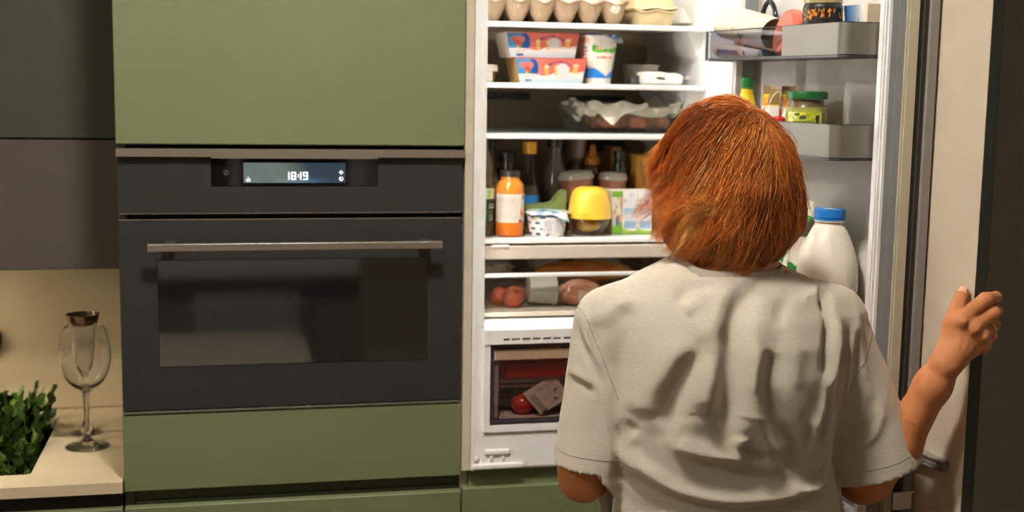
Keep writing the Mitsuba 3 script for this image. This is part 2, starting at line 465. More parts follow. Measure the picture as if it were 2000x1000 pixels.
m = trimesh.creation.box(bounds=[(-0.74, 0.312, 1.2315), (-0.26, 0.328, 1.2333)])
scene[ls + '__diffuser'] = {**mikit.ply(m, 'mat_white'), 'emitter': {'type': 'area', 'radiance': {'type': 'rgb', 'value': LED_SHELF}}}

# ---------------------------------------------------------------- counter, splashback, sink, base cabinet
struct('wall_splashback', bx(-1.3, -0.0045, 0.541, 0.598, 0.9012, 1.2415, 0), 'mat_stone')
ct = thing('countertop', 'beige stone countertop with a cut-out for the sink', 'countertop')
hole = sbox(-0.66, 0.071, -0.166, 0.46).buffer(-0.012).buffer(0.012)
top = sbox(-1.3, -0.004, -0.0035, 0.6).difference(hole)
m = extrude(top, 0.0195)
m.apply_translation((0, 0, 0.8805))
add(ct, m, 'mat_stone')
add(ct + '__joint_strip', bx(-1.3, -0.0045, 0.5365, 0.541, 0.9, 0.9022, 0.0004), color=(150, 118, 84), smooth=False)
sk = thing('sink', 'black sink bowl set into the beige countertop, filled with lettuce', 'sink')
ring = hole.buffer(0.003)
wallp = ring.difference(hole.buffer(-0.001))
m = extrude(wallp, 0.18)
m.apply_translation((0, 0, 0.70))
m2 = extrude(ring, 0.004)
m2.apply_translation((0, 0, 0.696))
add(sk + '__bowl', [m, m2], 'mat_black')
add(sk + '__drain', lathe([(0, 0.7), (0.04, 0.7), (0.042, 0.703), (0.03, 0.7025), (0, 0.701)], 32, (-0.42, 0.27, 0)), 'mat_steel')
bc = thing('base_cabinet', 'green base cabinet under the beige countertop', 'cabinet')
add(bc + '__body', bx(-1.3, -0.0045, 0.03, 0.58, 0.1, 0.69), 'mat_green_dark')
add(bc + '__grip_channel', bx(-1.3, -0.0045, 0.02, 0.032, 0.69, 0.8795, 0), 'mat_black')
for a, b in ((-0.6, -0.005), (-1.2, -0.603)):
    add(bc + '__drawer_front', bx(a, b, 0.0, 0.019, 0.1, 0.851, 0.0014), 'mat_green')
so = thing('wall_socket', 'round black wall socket on the stone splashback at the far left edge', 'socket')
add(so, lathe([(0, -0.02), (0.026, -0.02), (0.031, -0.014), (0.032, 0.0), (0, 0.0)], 40, (-0.318, 0.5405, 1.057), rot([1, 0, 0], -90)), 'mat_black')

# ---------------------------------------------------------------- two stemware glasses
wg = thing('wine_glass', 'large clear wine glass standing in front of the flute on the countertop', 'glass')


prof_w = np.array([(0.0, 0.0), (0.0395, 0.0), (0.0405, 0.0012), (0.039, 0.0022), (0.025, 0.0048), (0.012, 0.0095), (0.0065, 0.018), (0.0045, 0.03), (0.0038, 0.055), (0.0040, 0.085), (0.0058, 0.105),
                   (0.0125, 0.1125), (0.022, 0.1175), (0.031, 0.126), (0.0385, 0.137), (0.0435, 0.149), (0.0467, 0.162), (0.0477, 0.174), (0.0472, 0.187), (0.0455, 0.2), (0.0425, 0.213), (0.0390, 0.225), (0.0358, 0.2342),
                   (0.0352, 0.2350), (0.0345, 0.2342), (0.0376, 0.225), (0.0411, 0.213), (0.0440, 0.2), (0.0456, 0.187), (0.0460, 0.174), (0.0449, 0.162), (0.0416, 0.149), (0.0363, 0.137), (0.0285, 0.127), (0.019, 0.1205), (0.010, 0.1155), (0.0, 0.1145)])
add(wg, lathe(prof_w, 72, (-0.0865, 0.236, 0.9003)), 'mat_glass', smooth=True)
fl = thing('champagne_flute', 'slender glass flute with a dark metallic rim, standing behind the wine glass', 'glass')
prof_f = np.array([(0.0, 0.0), (0.029, 0.0), (0.030, 0.001), (0.029, 0.002), (0.016, 0.006), (0.008, 0.013), (0.005, 0.024), (0.004, 0.05), (0.004, 0.085), (0.0055, 0.105), (0.010, 0.118), (0.0165, 0.135), (0.0205, 0.155), (0.0228, 0.18), (0.0242, 0.20), (0.0268, 0.218), (0.0318, 0.2385),
                   (0.0309, 0.2388), (0.0255, 0.218), (0.0229, 0.20), (0.0214, 0.18), (0.0190, 0.155), (0.0148, 0.137), (0.008, 0.124), (0.0, 0.118)])
add(fl, lathe(prof_f, 64, (-0.1005, 0.338, 0.9003)), 'mat_glass', smooth=True)
mat('rim_metal', (120, 98, 84), 0.18, metal=0.95)
add(fl + '__metal_rim', lathe([(0.0272, 0.2185), (0.0322, 0.2385), (0.0323, 0.2393), (0.0310, 0.2393), (0.0308, 0.2388), (0.0316, 0.238), (0.0268, 0.2185)], 64, (-0.1005, 0.338, 0.9003)), 'mat_rim_metal', label='dark shiny metal band at the rim')

# ---------------------------------------------------------------- frilly lettuce in the sink
lt = thing('lettuce', 'bunch of dark green frilly lettuce standing in the black sink', 'lettuce')
lr = np.random.default_rng(21)


def frilly_leaf(base, direction, length, width, curl, r):
    """A toothed, wavy leaf: midrib arc with lobed sides."""
    n, m_ = 22, 7
    d = np.asarray(direction, float)
    d /= np.linalg.norm(d)
    side = np.cross(d, [0, 0, 1.0])
    side = side / (np.linalg.norm(side) + 1e-9) if np.linalg.norm(side) > 0.05 else np.array([1.0, 0, 0])
    side = np.cos(r.uniform(0, 6.28)) * side + np.sin(r.uniform(0, 6.28)) * np.cross(d, side)
    side /= np.linalg.norm(side)
    nrm = np.cross(side, d)
    ph = r.uniform(0, 6.28, 6)
    t = np.linspace(0, 1, n)
    mid = np.asarray(base) + np.outer(t * length, d) + np.outer(curl * length * t ** 2, nrm)
    w = width * (0.18 + 0.9 * np.sin(np.pi * np.clip(t * 0.9 + 0.05, 0, 1)) ** 0.8) * (1 - 0.35 * (t > 0.97))
    rows = []
    for j, s in enumerate(np.linspace(-1, 1, m_)):
        tooth = 1 + 0.5 * np.sign(np.sin(t * 34 + ph[0] + (s > 0) * 1.7)) * (abs(s) > 0.9) * (t > 0.2)
        wave = (0.22 * np.sin(t * 19 + ph[1] + s) + 0.12 * np.sin(t * 41 + ph[2])) * s * s * width
        rows.append(mid + np.outer(w * s * tooth, side) + np.outer(wave + 0.18 * width * abs(s), nrm) + np.outer(0.25 * w * abs(s) * (tooth - 0.4), d))
    P = np.stack(rows, 1)
    i, j = np.meshgrid(np.arange(n - 1), np.arange(m_ - 1), indexing='ij')
    q = np.stack([i * m_ + j, (i + 1) * m_ + j, (i + 1) * m_ + j + 1, i * m_ + j + 1], -1).reshape(-1, 4)
    return trimesh.Trimesh(P.reshape(-1, 3), np.vstack([q[:, [0, 1, 2]], q[:, [0, 2, 3]]]), process=False), np.broadcast_to(abs(np.linspace(-1, 1, m_)), (n, m_)).ravel(), np.repeat(t, m_)


spots = []
for i in range(270):
    x, y = lr.uniform(-0.36, -0.19), lr.uniform(0.10, 0.43)
    spots.append((x, y))
for i, (x, y) in enumerate(spots):
    edge = (x + 0.27) / 0.09
    far = (y - 0.10) / 0.33
    z0 = 0.80 + 0.05 * far
    top = 0.86 + 0.13 * np.clip(far * 1.6, 0, 1) - 0.02 * max(edge, 0)
    L = max(0.06, top - z0) * lr.uniform(0.8, 1.12)
    dv = np.array([0.16 * edge + lr.normal(0, 0.36), lr.normal(-0.2, 0.36), 1.0])
    m, sd, tt = frilly_leaf((x, y, z0), dv, L, lr.uniform(0.006, 0.016), lr.uniform(-0.5, 0.6), lr)
    q = np.array(m.vertices)
    out_ = (q[:, 2] > 0.893) & ((q[:, 0] > -0.150 - 0.02 * (q[:, 1] < 0.25)) | (q[:, 1] > 0.50))
    low_ = (q[:, 2] <= 0.905) & ((q[:, 0] > -0.169) | (q[:, 1] < 0.074) | (q[:, 1] > 0.457))
    if out_.any() or low_.any():
        continue
    v = lr.uniform(0, 1)
    c = grad((38, 62, 22), (98, 126, 44), 0.3 * v + 0.5 * tt ** 2 * v + 0.12 * (1 - sd))
    add(lt + '__leaf', m, smooth=True, color=c, gloss='leaf')
# ---------------------------------------------------------------- refrigerator housing and neighbours
hc = thing('refrigerator_housing', 'green and beige cabinet frame built around and below the refrigerator', 'cabinet')
add(hc + '__side_panel', bx(1.182, 1.197, 0.0, 0.59, 0.1, 2.4), 'mat_carcass')
add(hc + '__drawer_front', bx(0.5995, 1.196, 0.0, 0.02, 0.1, 0.855, 0.0016), 'mat_green')
add(hc + '__grip_channel', bx(0.613, 1.18, 0.014, 0.03, 0.84, 0.8885, 0), 'mat_green')
add(hc + '__back_panel', bx(0.613, 1.1815, 0.58, 0.592, 0.1, 2.4), 'mat_carcass')
add(hc + '__base_board', bx(0.613, 1.1815, 0.0305, 0.579, 0.868, 0.884), 'mat_carcass')
add(hc + '__top_board', bx(0.613, 1.1815, 0.02, 0.579, 2.2, 2.216), 'mat_carcass')
add(hc + '__plinth', bx(0.614, 1.181, 0.06, 0.075, 0.0, 0.1), 'mat_black')
tc = thing('tall_cabinet', 'dark tall cabinet at the right edge, beyond the open refrigerator door', 'cabinet')
mat('dark_front', (142, 134, 122), 0.55, 0.25)
for a, b in ((1.199, 1.6235), (1.6265, 2.045)):
    add(tc + '__door', bx(a, b, 0.0, 0.02, 0.1, 2.39, 0.0016), 'mat_dark_front')
add(tc + '__body', bx(1.199, 2.045, 0.0215, 0.59, 0.1, 2.4), 'mat_green_dark')
add(tc + '__plinth', bx(1.2, 2.045, 0.06, 0.075, 0.0, 0.1), 'mat_black')

# ---------------------------------------------------------------- refrigerator: body
FZ0, FZ1 = 0.890, 2.10
SH = {'A': 1.7165, 'B': 1.6025, 'C': 1.5065, 'D': 1.3055}
fr = thing('refrigerator', 'open built-in white refrigerator full of food beside the oven cabinet', 'refrigerator')
IX0, IX1, IY1 = 0.636, 1.100, 0.505
front_frame = sbox(0.6135, FZ0, 1.128, FZ1).difference(sbox(IX0, 1.155, IX1, 2.04)).difference(sbox(0.647, 0.972, 1.089, 1.1265))
add(fr + '__front_frame', front(front_frame, -0.002, 0.03), 'mat_liner')
add(fr + '__front_lip', front(sbox(0.6135, FZ0, 0.621, FZ1), -0.005, -0.0022), 'mat_liner')
add(fr + '__front_lip', front(sbox(0.629, 1.16, 0.6355, FZ1), -0.004, -0.0022), 'mat_liner')
add(fr + '__side_wall', bx(0.616, IX0, 0.0302, 0.57, FZ0, FZ1, 0), 'mat_liner')
add(fr + '__side_wall', bx(IX1, 1.126, 0.0302, 0.57, FZ0, FZ1, 0), 'mat_liner')
add(fr + '__ceiling', bx(IX0, IX1, 0.0302, 0.57, 2.04, FZ1, 0), 'mat_liner')
add(fr + '__compartment_floor', bx(IX0, IX1, 0.0302, 0.57, 1.128, 1.1545, 0), 'mat_liner')
add(fr + '__compartment_floor', bx(IX0, IX1, 0.0302, 0.57, FZ0 + 0.03, 0.965, 0), 'mat_liner')
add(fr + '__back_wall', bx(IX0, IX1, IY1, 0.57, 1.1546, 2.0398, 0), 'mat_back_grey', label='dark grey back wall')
add(fr + '__back_wall', bx(IX0, IX1, IY1, 0.57, 0.9652, 1.1278, 0), 'mat_liner')
# divider above the lower drawer, with its row of slots
dv = sbox(0.637, 1.1275, 1.099, 1.154)
slots = [sbox(0.667 + 0.0195 * i + (0.004 if i == 0 else 0), 1.1345, 0.682 + 0.0195 * i, 1.1385) for i in range(21)]
add(fr + '__divider', front(dv.difference(shapely.union_all(slots)), -0.012, -0.0022), 'mat_white', label='white divider with a row of slots')
for i, s in enumerate(slots):
    add(fr + '__divider__slot', front(s, -0.006, -0.0022), color=(62, 56, 48) if i % 2 == 0 else (150, 138, 118), smooth=False)
# lower rim, moulded details
rimp = sbox(0.636, 0.962, 1.1, 1.1265).difference(sbox(0.6475, 0.9745, 1.0885, 1.1265))
add(fr + '__drawer_rim', front(rimp, -0.009, -0.0022), 'mat_white')
add(fr + '__kick_panel', bx(0.634, 1.12, -0.004, -0.0022, 0.893, 0.957, 0.0006), 'mat_liner')
add(fr + '__kick_panel__moulding', rbox(0.6405, 0.687, -0.009, -0.0025, 0.9185, 0.929, 0.003), 'mat_white')
add(fr + '__kick_panel__moulding', rbox(0.617, 0.712, -0.012, -0.0025, 0.8925, 0.9025, 0.003), 'mat_white')
for x in (0.6495, 0.6715, 0.6205):
    add(fr + '__kick_panel__button', rbox(x, x + 0.007, -0.0075, -0.0025, 0.9075, 0.9165, 0.0022), 'mat_white')
# shelves
mat('shelf_glass', (196, 206, 204), 0.12, 0.5)
for nm, z in SH.items():
    s = add(fr + '__shelf', bx(IX0 + 0.001, IX1 - 0.001, 0.142, 0.48, z - 0.0055, z - 0.0005, 0.0005), 'mat_shelf_glass', label='glass shelf')
    add(s + '__front_trim', rbox(IX0 + 0.001, IX1 - 0.004, 0.128, 0.142, z - 0.0105, z, 0.0025, 8), 'mat_white', label='white front trim')
    for x0, x1 in ((IX1 - 0.026, IX1 + 0.0005), (IX0 - 0.0005, IX0 + 0.02)):
        led = hull([(x0, 0.165, z - 0.006), (x1, 0.155, z - 0.006), (x0, 0.47, z - 0.006), (x1, 0.47, z - 0.006), (x0 + (0.019 if x0 > 0.9 else 0), 0.2, z - 0.062), (x1 - (0 if x0 > 0.9 else 0.015), 0.18, z - 0.062), (x1 - (0 if x0 > 0.9 else 0.015), 0.47, z - 0.04), (x0 + (0.019 if x0 > 0.9 else 0), 0.47, z - 0.04), (x0, 0.165, z - 0.022), (x0, 0.47, z - 0.02)])
        add(s + '__bracket', led, 'mat_liner')
    if nm in 'AB':
        add(fr + '__wall_moulding', hull([(IX1 - 0.012, 0.25, z + 0.012), (IX1 + 0.0005, 0.22, z + 0.012), (IX1 - 0.012, 0.47, z + 0.012), (IX1 + 0.0005, 0.47, z + 0.012), (IX1 - 0.004, 0.3, z + 0.046), (IX1 + 0.0005, 0.28, z + 0.046), (IX1 + 0.0005, 0.47, z + 0.046), (IX1 - 0.004, 0.47, z + 0.046)]), 'mat_liner')
vent = sbox(0.70, 1.5665, 0.832, 1.5835)
add(fr + '__air_vent', front(vent, IY1 - 0.006, IY1 - 0.0005), 'mat_black', label='black air vent grille')
for i in range(3):
    add(fr + '__air_vent__slat', front(sbox(0.703, 1.5695 + 0.0047 * i, 0.829, 1.5712 + 0.0047 * i), IY1 - 0.009, IY1 - 0.006), color=(46, 44, 42), smooth=False)
add(fr + '__air_vent', front(sbox(0.92, 1.5665, 1.05, 1.578), IY1 - 0.006, IY1 - 0.0005), 'mat_black')
add(fr + '__air_vent', front(sbox(0.90, 1.455, 1.05, 1.482), IY1 - 0.012, IY1 - 0.0005), 'mat_black')
# LED strips: on the left wall behind the front frame, and in the ceiling


def led(path, x0, x1, y0, y1, z0, z1, rad):
    m = trimesh.creation.box(bounds=[(x0, y0, z0), (x1, y1, z1)])
    scene[path] = {**mikit.ply(m, 'mat_white'), 'emitter': {'type': 'area', 'radiance': {'type': 'rgb', 'value': rad}}}


m = trimesh.creation.box(bounds=[(-0.0008, -0.006, 1.40), (0.0008, 0.006, 1.98)])
m.apply_transform(rot([0, 0, 1], -25))
m.apply_translation((IX0 + 0.0035, 0.030, 0))
scene[fr + '__lamp'] = {**mikit.ply(m, 'mat_white'), 'emitter': {'type': 'area', 'radiance': {'type': 'rgb', 'value': LED_DOORSIDE}}}
led(fr + '__lamp_001', IX0 + 0.04, IX1 - 0.04, 0.05, 0.085, 2.0365, 2.0396, LED_FRIDGE)
led(fr + '__lamp_002', IX0 + 0.0002, IX0 + 0.003, 0.035, 0.055, 1.165, 1.29, [x * 0.25 for x in LED_DOORSIDE])

# upper drawer (clear plastic) below the lowest shelf
scene['mat_clear_drawer'] = {'type': 'thindielectric', 'int_ior': 1.45, 'specular_transmittance': {'type': 'rgb', 'value': [0.84, 0.84, 0.82]}}
scene['mat_tint_drawer'] = {'type': 'thindielectric', 'int_ior': 1.45, 'specular_transmittance': {'type': 'rgb', 'value': [0.78, 0.72, 0.70]}}
mat('frosted', (196, 184, 168), 0.3, 0.45)
mat('rail_clear', (214, 216, 212), 0.12, 0.6)
d1 = add(fr + '__crisper_drawer', bx(0.640, 1.096, 0.10, 0.103, 1.1665, 1.2375, 0), 'mat_clear_drawer', False, label='clear plastic crisper drawer')
add(d1 + '__front_rail', rbox(0.641, 1.095, 0.0935, 0.106, 1.2345, 1.2425, 0.0035), 'mat_rail_clear')
add(d1 + '__bottom', bx(0.642, 1.094, 0.094, 0.46, 1.1585, 1.1675, 0.002), 'mat_frosted')
for x in (0.6405, 1.0935):
    add(d1 + '__side', bx(x, x + 0.002, 0.104, 0.46, 1.168, 1.234, 0), 'mat_clear_drawer', False)
add(fr + '__drawer_cover', bx(0.638, 1.098, 0.122, 0.135, 1.2655, 1.2915, 0.002), 'mat_frosted', label='frosted beige band under the lowest shelf')
add(fr + '__drawer_cover__tab', rbox(0.672, 0.707, 0.116, 0.122, 1.2905, 1.2945, 0.0012), 'mat_white')

# lower drawer with dark frame
d2 = add(fr + '__freezer_drawer', front(sbox(0.6505, 0.9775, 1.086, 1.1245).difference(sbox(0.6545, 0.982, 1.082, 1.1195)), -0.004, 0.012), color=(52, 46, 54), smooth=False, label='drawer with a dark-framed clear front')
add(d2 + '__window', bx(0.6545, 1.082, 0.0035, 0.006, 0.982, 1.1195, 0), 'mat_tint_drawer', False)
add(d2 + '__handle_band', bx(0.659, 1.078, -0.001, 0.0032, 1.0955, 1.115, 0.001), color=(160, 134, 108), label='beige handle band')
add(d2 + '__handle_band__end_cap', bx(0.655, 0.6595, -0.0015, 0.0032, 1.095, 1.1155, 0.0006), color=(196, 178, 156))
add(d2 + '__side', bx(0.658, 0.6665, 0.008, 0.012, 0.985, 1.0955, 0.001), color=(196, 184, 180))
add(d2 + '__bottom', bx(0.656, 1.08, 0.013, 0.45, 0.9745, 0.9795, 0.001), 'mat_liner_door')
d3 = add(fr + '__inner_tray', bx(0.672, 1.07, 0.046, 0.048, 1.046, 1.085, 0), 'mat_clear_drawer', False)
add(d3 + '__rail', rbox(0.674, 1.07, 0.038, 0.05, 1.0425, 1.0525, 0.004), 'mat_rail_clear')
add(d3 + '__floor', bx(0.672, 1.07, 0.05, 0.42, 1.034, 1.0405, 0.001), 'mat_clear_drawer', False)
add(d3 + '__rim', rbox(0.676, 1.07, 0.04, 0.05, 1.0335, 1.039, 0.002), 'mat_frosted')

# ---------------------------------------------------------------- refrigerator: door, opened 97 degrees
TH = math.radians(7)
dL, nN, HG = np.array([math.sin(TH), -math.cos(TH), 0]), np.array([-math.cos(TH), -math.sin(TH), 0]), np.array([1.163, -0.02, 0])
DM = np.eye(4)
DM[:3, 0], DM[:3, 1], DM[:3, 2], DM[:3, 3] = nN, dL, (0, 0, 1), HG        # local (inward, along, up)


def dr_(mesh):
    m = as_tm(mesh).copy()
    m.apply_transform(DM)
    return m


def dpt(N, L, z):
    return HG + nN * N + dL * L + np.array([0, 0, z])


def along_n(poly, n0, n1):
    """Extrudes a polygon drawn in (along, up) between two inward offsets."""
    m = extrude(poly, n1 - n0)
    v = np.array(m.vertices)
    m = trimesh.Trimesh(np.stack([n0 + v[:, 2], v[:, 0], v[:, 1]], 1), m.faces, process=False)
    if m.volume < 0:
        m.invert()
    return m


ZB, ZT = 0.918, 2.08
door = add(fr + '__door', dr_(bx(0.003, 0.021, 0.02, 0.49, ZB, ZT, 0.002)), 'mat_door_edge', label='open door with bins, seen from its inner side')
add(door + '__core', dr_([bx(0.021, 0.028, 0.022, 0.4865, ZB + 0.003, ZT - 0.003, 0), bx(0.0285, 0.0305, 0.022, 0.4885, ZB + 0.003, ZT - 0.003, 0), bx(0.031, 0.039, 0.022, 0.4855, ZB + 0.003, ZT - 0.003, 0)]), 'mat_gap')
ringp = sbox(0.02, ZB + 0.002, 0.4885, ZT - 0.002)
add(door + '__gasket', dr_([along_n(ringp.difference(ringp.buffer(-0.03)), 0.0392, 0.055), along_n(ringp.buffer(-0.003).difference(ringp.buffer(-0.027)), 0.055, 0.0575)]), 'mat_gasket', label='cream rubber gasket')
base = sbox(0.026, ZB + 0.01, 0.4815, ZT - 0.01)
add(door + '__liner', dr_(along_n(base, 0.0395, 0.050)), 'mat_liner_door')
dy = []
for o, i, a, b in ((0.0, 0.022, 0.058, 0.070), (0.0008, 0.0214, 0.070, 0.080)):
    dy.append(along_n(base.buffer(-o, join_style=2).difference(base.buffer(-i, join_style=2)), a, b))
dy.append(along_n(base.difference(base.buffer(-0.022, join_style=2)), 0.050, 0.058))
add(door + '__liner_side', dr_(dy), 'mat_liner_side', label='grey outer side of the door liner')
dy = []
for o, i, a, b in ((0.0015, 0.0205, 0.0802, 0.085), (0.004, 0.0185, 0.085, 0.089), (0.0065, 0.0165, 0.089, 0.0915)):
    dy.append(along_n(base.buffer(-o, join_style=2).difference(base.buffer(-i, join_style=2)), a, b))
add(door + '__liner_rim', dr_(dy), 'mat_liner', label='raised white rim of the door liner')
add(door + '__panel', dr_(bx(-0.0195, -0.0005, 0.0, 0.597, 0.86, 2.39, 0.001)), 'mat_panel_inner', label='beige inner face of the furniture door')
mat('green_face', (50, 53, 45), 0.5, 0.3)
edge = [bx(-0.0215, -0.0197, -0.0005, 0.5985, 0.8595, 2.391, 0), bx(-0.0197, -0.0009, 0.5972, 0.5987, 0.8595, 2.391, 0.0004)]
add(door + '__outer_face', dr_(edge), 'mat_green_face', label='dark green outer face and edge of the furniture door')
# slide rail at the bottom of the furniture door, and the bracket on the appliance door
add(door + '__slide_rail', dr_([bx(-0.0003, 0.010, 0.40, 0.566, 1.0365, 1.0465, 0.001), bx(-0.0003, 0.0125, 0.40, 0.5655, 1.0465, 1.050, 0.0008), bx(-0.0003, 0.013, 0.40, 0.563, 1.033, 1.0362, 0.0008)]), 'mat_door_edge', label='metal slide rail on the furniture door')
add(door + '__bracket', dr_([bx(0.006, 0.040, 0.4905, 0.4935, 0.953, 0.979, 0.001), bx(0.004, 0.041, 0.4905, 0.496, 0.9785, 0.9815, 0.0008)]), 'mat_white', label='small white cap on the door edge')


def door_bin(z0, z1, L0, L1, Nf, split, metal=True):
    b = fr + '__door_bin'
    shape = sbox(0.02, L0, Nf, L1).buffer(-0.016).buffer(0.016, quad_segs=10)
    shape = shape.union(sbox(0.0505, L0, 0.08, L1))
    shape = shape.intersection(sbox(0.0505, L0, 1, L1))
    wall = shape.difference(shape.buffer(-0.0028)).difference(sbox(-1, L0 + 0.004, 0.06, L1 - 0.004))
    mk = lambda poly, a, h: (lambda m: (m.apply_translation((0, 0, a)), m)[1])(extrude(poly, h))
    clear = wall.intersection(sbox(-1, -1, 1, split))
    key = add(b, dr_(mk(shape, z0 - 0.004, 0.004)), color=(66, 66, 68), label='door bin with a dark floor')
    add(key + '__clear_wall', dr_(mk(clear, z0, z1 - z0)), 'mat_smoke', False, label='smoky clear plastic front')
    skin = shape.buffer(0.0012).difference(shape.buffer(-0.0022)).intersection(sbox(0.0765, split, 1, 1))
    add(key + '__metal_band', dr_(mk(skin, z0 - 0.0005, z1 - z0 + 0.0005)), 'mat_steel_satin', label='brushed metal band')
    ed = shape.buffer(0.0006).difference(shape.buffer(-0.003)).intersection(sbox(0.0755, L0, 1, 1))
    add(key + '__edge_trim', dr_([mk(ed, z1 - 0.0001, 0.0012), mk(ed, z0 - 0.0052, 0.0014)]), color=(40, 40, 42), smooth=False)
    add(key + '__edge_trim', dr_(bx(0.0735, 0.0765, L1 - 0.002, L1 + 0.0006, z0 - 0.004, z1 + 0.001, 0.0004)), color=(40, 40, 42), smooth=False)
    add(key + '__edge_trim', dr_(bx(Nf - 0.003, Nf + 0.0008, L0 - 0.001, L0 + 0.0045, z0 - 0.004, z1 + 0.001, 0.0004)), color=(84, 86, 88), smooth=False)


door_bin(1.6505, 1.6965, 0.030, 0.459, 0.1475, 0.2885)
door_bin(1.4975, 1.5455, 0.030, 0.457, 0.1535, 0.12)
door_bin(1.158, 1.205, 0.030, 0.457, 0.1620, 0.12)
wire = [dpt(0.052, 0.447, 1.272), dpt(0.07, 0.447, 1.2735), dpt(0.083, 0.447, 1.273), dpt(0.089, 0.446, 1.270), dpt(0.0925, 0.443, 1.262), dpt(0.093, 0.43, 1.25), dpt(0.093, 0.36, 1.245)]
add(fr + '__bottle_wire', tube(wire, 0.0016, 8), 'mat_steel', True, label='bent steel wire above the lowest door bin')
# ---------------------------------------------------------------- food: top shelf
zA, zB, zC, zD = (SH[k] + 0.0003 for k in 'ABCD')


def displaced(mesh, amp, scale, seed=0):
    m = as_tm(mesh).copy()
    n = meshkit.arrays(m, True)[2]
    d = meshkit.fbm(np.array(m.vertices) * scale, 3, seed) - 0.5
    m.vertices = np.array(m.vertices) + n * (d * amp)[:, None]
    return m


et = thing('egg_tray', 'grey-brown cardboard egg tray with six cups along its front, on the top shelf', 'egg tray')
NX, NY, CELL = 6, 5, 0.0482
EX, EY = 0.6555, 0.158


def egg_sheet(U, V):
    cu, cv = np.clip(np.floor(U), 0, NX - 1) + 0.5, np.clip(np.floor(V), 0, NY - 1) + 0.5
    d = np.sqrt((U - cu) ** 2 + (V - cv) ** 2) / 0.5
    s = np.clip((d - 0.38) / 0.62, 0, 1.2)
    z = 0.027 * np.clip(s, 0, 1) ** 1.25 + 0.016 * np.clip((d - 1) / 0.41, 0, 1)
    lip = np.minimum.reduce([U, NX - U, V, NY - V])
    z = np.where(lip < 0.10, np.maximum(z, 0.039 + 0.0035 * np.cos(2 * np.pi * (U + V)) - 0.10 * np.clip(lip - 0.02, 0, 1)), z)
    w = 0.0016 * meshkit.fbm(np.stack([U * 2, V * 2, U * 0], -1), 3, 4)
    return EX + U * CELL, EY + V * CELL, zA + 0.0016 + z + w


m, uv = patch(egg_sheet, np.linspace(-0.04, NX + 0.04, 6 * 17 + 1), np.linspace(-0.05, NY + 0.04, 5 * 15 + 1))
m = solidify(m, 0.0014)
add(et, m, smooth=50, color=lambda v: grad((150, 124, 98), (182, 156, 128), meshkit.fbm(v * 260, 3, 5) * 1.4 - 0.2), gloss='matte')
t = np.linspace(0, np.pi, 20)
egg_prof = np.stack([0.0215 * np.sin(t) * (1 - 0.12 * np.cos(t) * -1 * 0.8), 0.028 - 0.0285 * np.cos(t) * (1.0)], 1)
egg_prof[0, 0] = egg_prof[-1, 0] = 0
er = np.random.default_rng(3)
for j in range(2):
    for i in range(6):
        nth = ('leftmost', 'second from the left', 'third from the left', 'third from the right', 'second from the right', 'rightmost')[i]
        k = thing('egg', f'pale egg {nth} in the {("front", "second")[j]} row of the cardboard tray', 'egg', 'eggs in the cardboard tray')
        M = rot([1, 0, 0], er.uniform(-8, 8)) @ rot([0, 1, 0], er.uniform(-8, 8))
        tone = er.uniform(0, 1)
        add(k, lathe(egg_prof, 28, (EX + (i + 0.5) * CELL, EY + (j + 0.5) * CELL, zA + 0.0125), M), smooth=True, color=np.array((238, 222, 204)) * (1 - 0.06 * tone))

ec = thing('egg_carton', 'closed cream cardboard egg carton beside the open tray on the top shelf', 'egg carton')


def carton_shell(hs, sc, bump):
    """Rounded-rectangle rings with two bulges on the front side."""
    n = 72
    a = np.arange(n) * 2 * np.pi / n
    rings = []
    for h, s in zip(hs, sc):
        x = np.sign(np.cos(a)) * abs(np.cos(a)) ** 0.45 * 0.0495 * s
        y = np.sign(np.sin(a)) * abs(np.sin(a)) ** 0.45 * 0.075 * s
        b = bump(h) * (np.cos(x / 0.0495 * np.pi * 1.0 + np.pi) * 0.5 + 0.5) * 0
        k = 1 + bump(h) * 0.06 * np.cos(2 * np.pi * x / 0.05)
        rings.append(np.stack([x, y * k, np.full(n, h)], 1))
    P = np.concatenate(rings)
    i, j = np.meshgrid(np.arange(len(hs) - 1), np.arange(n), indexing='ij')
    q = np.stack([i * n + j, i * n + (j + 1) % n, (i + 1) * n + (j + 1) % n, (i + 1) * n + j], -1).reshape(-1, 4)
    f = np.vstack([q[:, [0, 1, 2]], q[:, [0, 2, 3]]])
    bot, top = len(P), len(P) + 1
    P = np.vstack([P, [[0, 0, hs[0]], [0, 0, hs[-1]]]])
    j = np.arange(n)
    L = (len(hs) - 1) * n
    f = np.vstack([f, np.stack([(j + 1) % n, j, j * 0 + bot], 1), np.stack([j + L, (j + 1) % n + L, j * 0 + top], 1)])
    m = trimesh.Trimesh(P, f, process=False)
    if m.volume < 0:
        m.invert()
    return m


card = lambda v: grad((206, 182, 134), (232, 212, 172), meshkit.fbm(v * 220, 3, 9) * 1.3 - 0.15)
low = carton_shell(np.array([0, 0.004, 0.012, 0.022, 0.0275, 0.029, 0.0315, 0.0315]), np.array([0.78, 0.84, 0.9, 0.95, 0.97, 1.04, 1.05, 1.0]), lambda h: np.sin(np.clip(h / 0.028, 0, 1) * np.pi))
v = np.array(low.vertices)
v[:, 2] += np.where(v[:, 2] > 0.026, 0.0022 * np.cos(2 * np.pi * v[:, 0] / 0.05), 0)
low.vertices = v
low.apply_translation((1.0085, 0.248, zA))
add(ec + '__tray', low, smooth=45, color=card, gloss='matte')
up_ = carton_shell(np.array([0.034, 0.034, 0.0365, 0.038, 0.05, 0.062, 0.068, 0.070]), np.array([0.98, 1.06, 1.04, 0.95, 0.9, 0.84, 0.74, 0.6]), lambda h: 0.3)
v = np.array(up_.vertices)
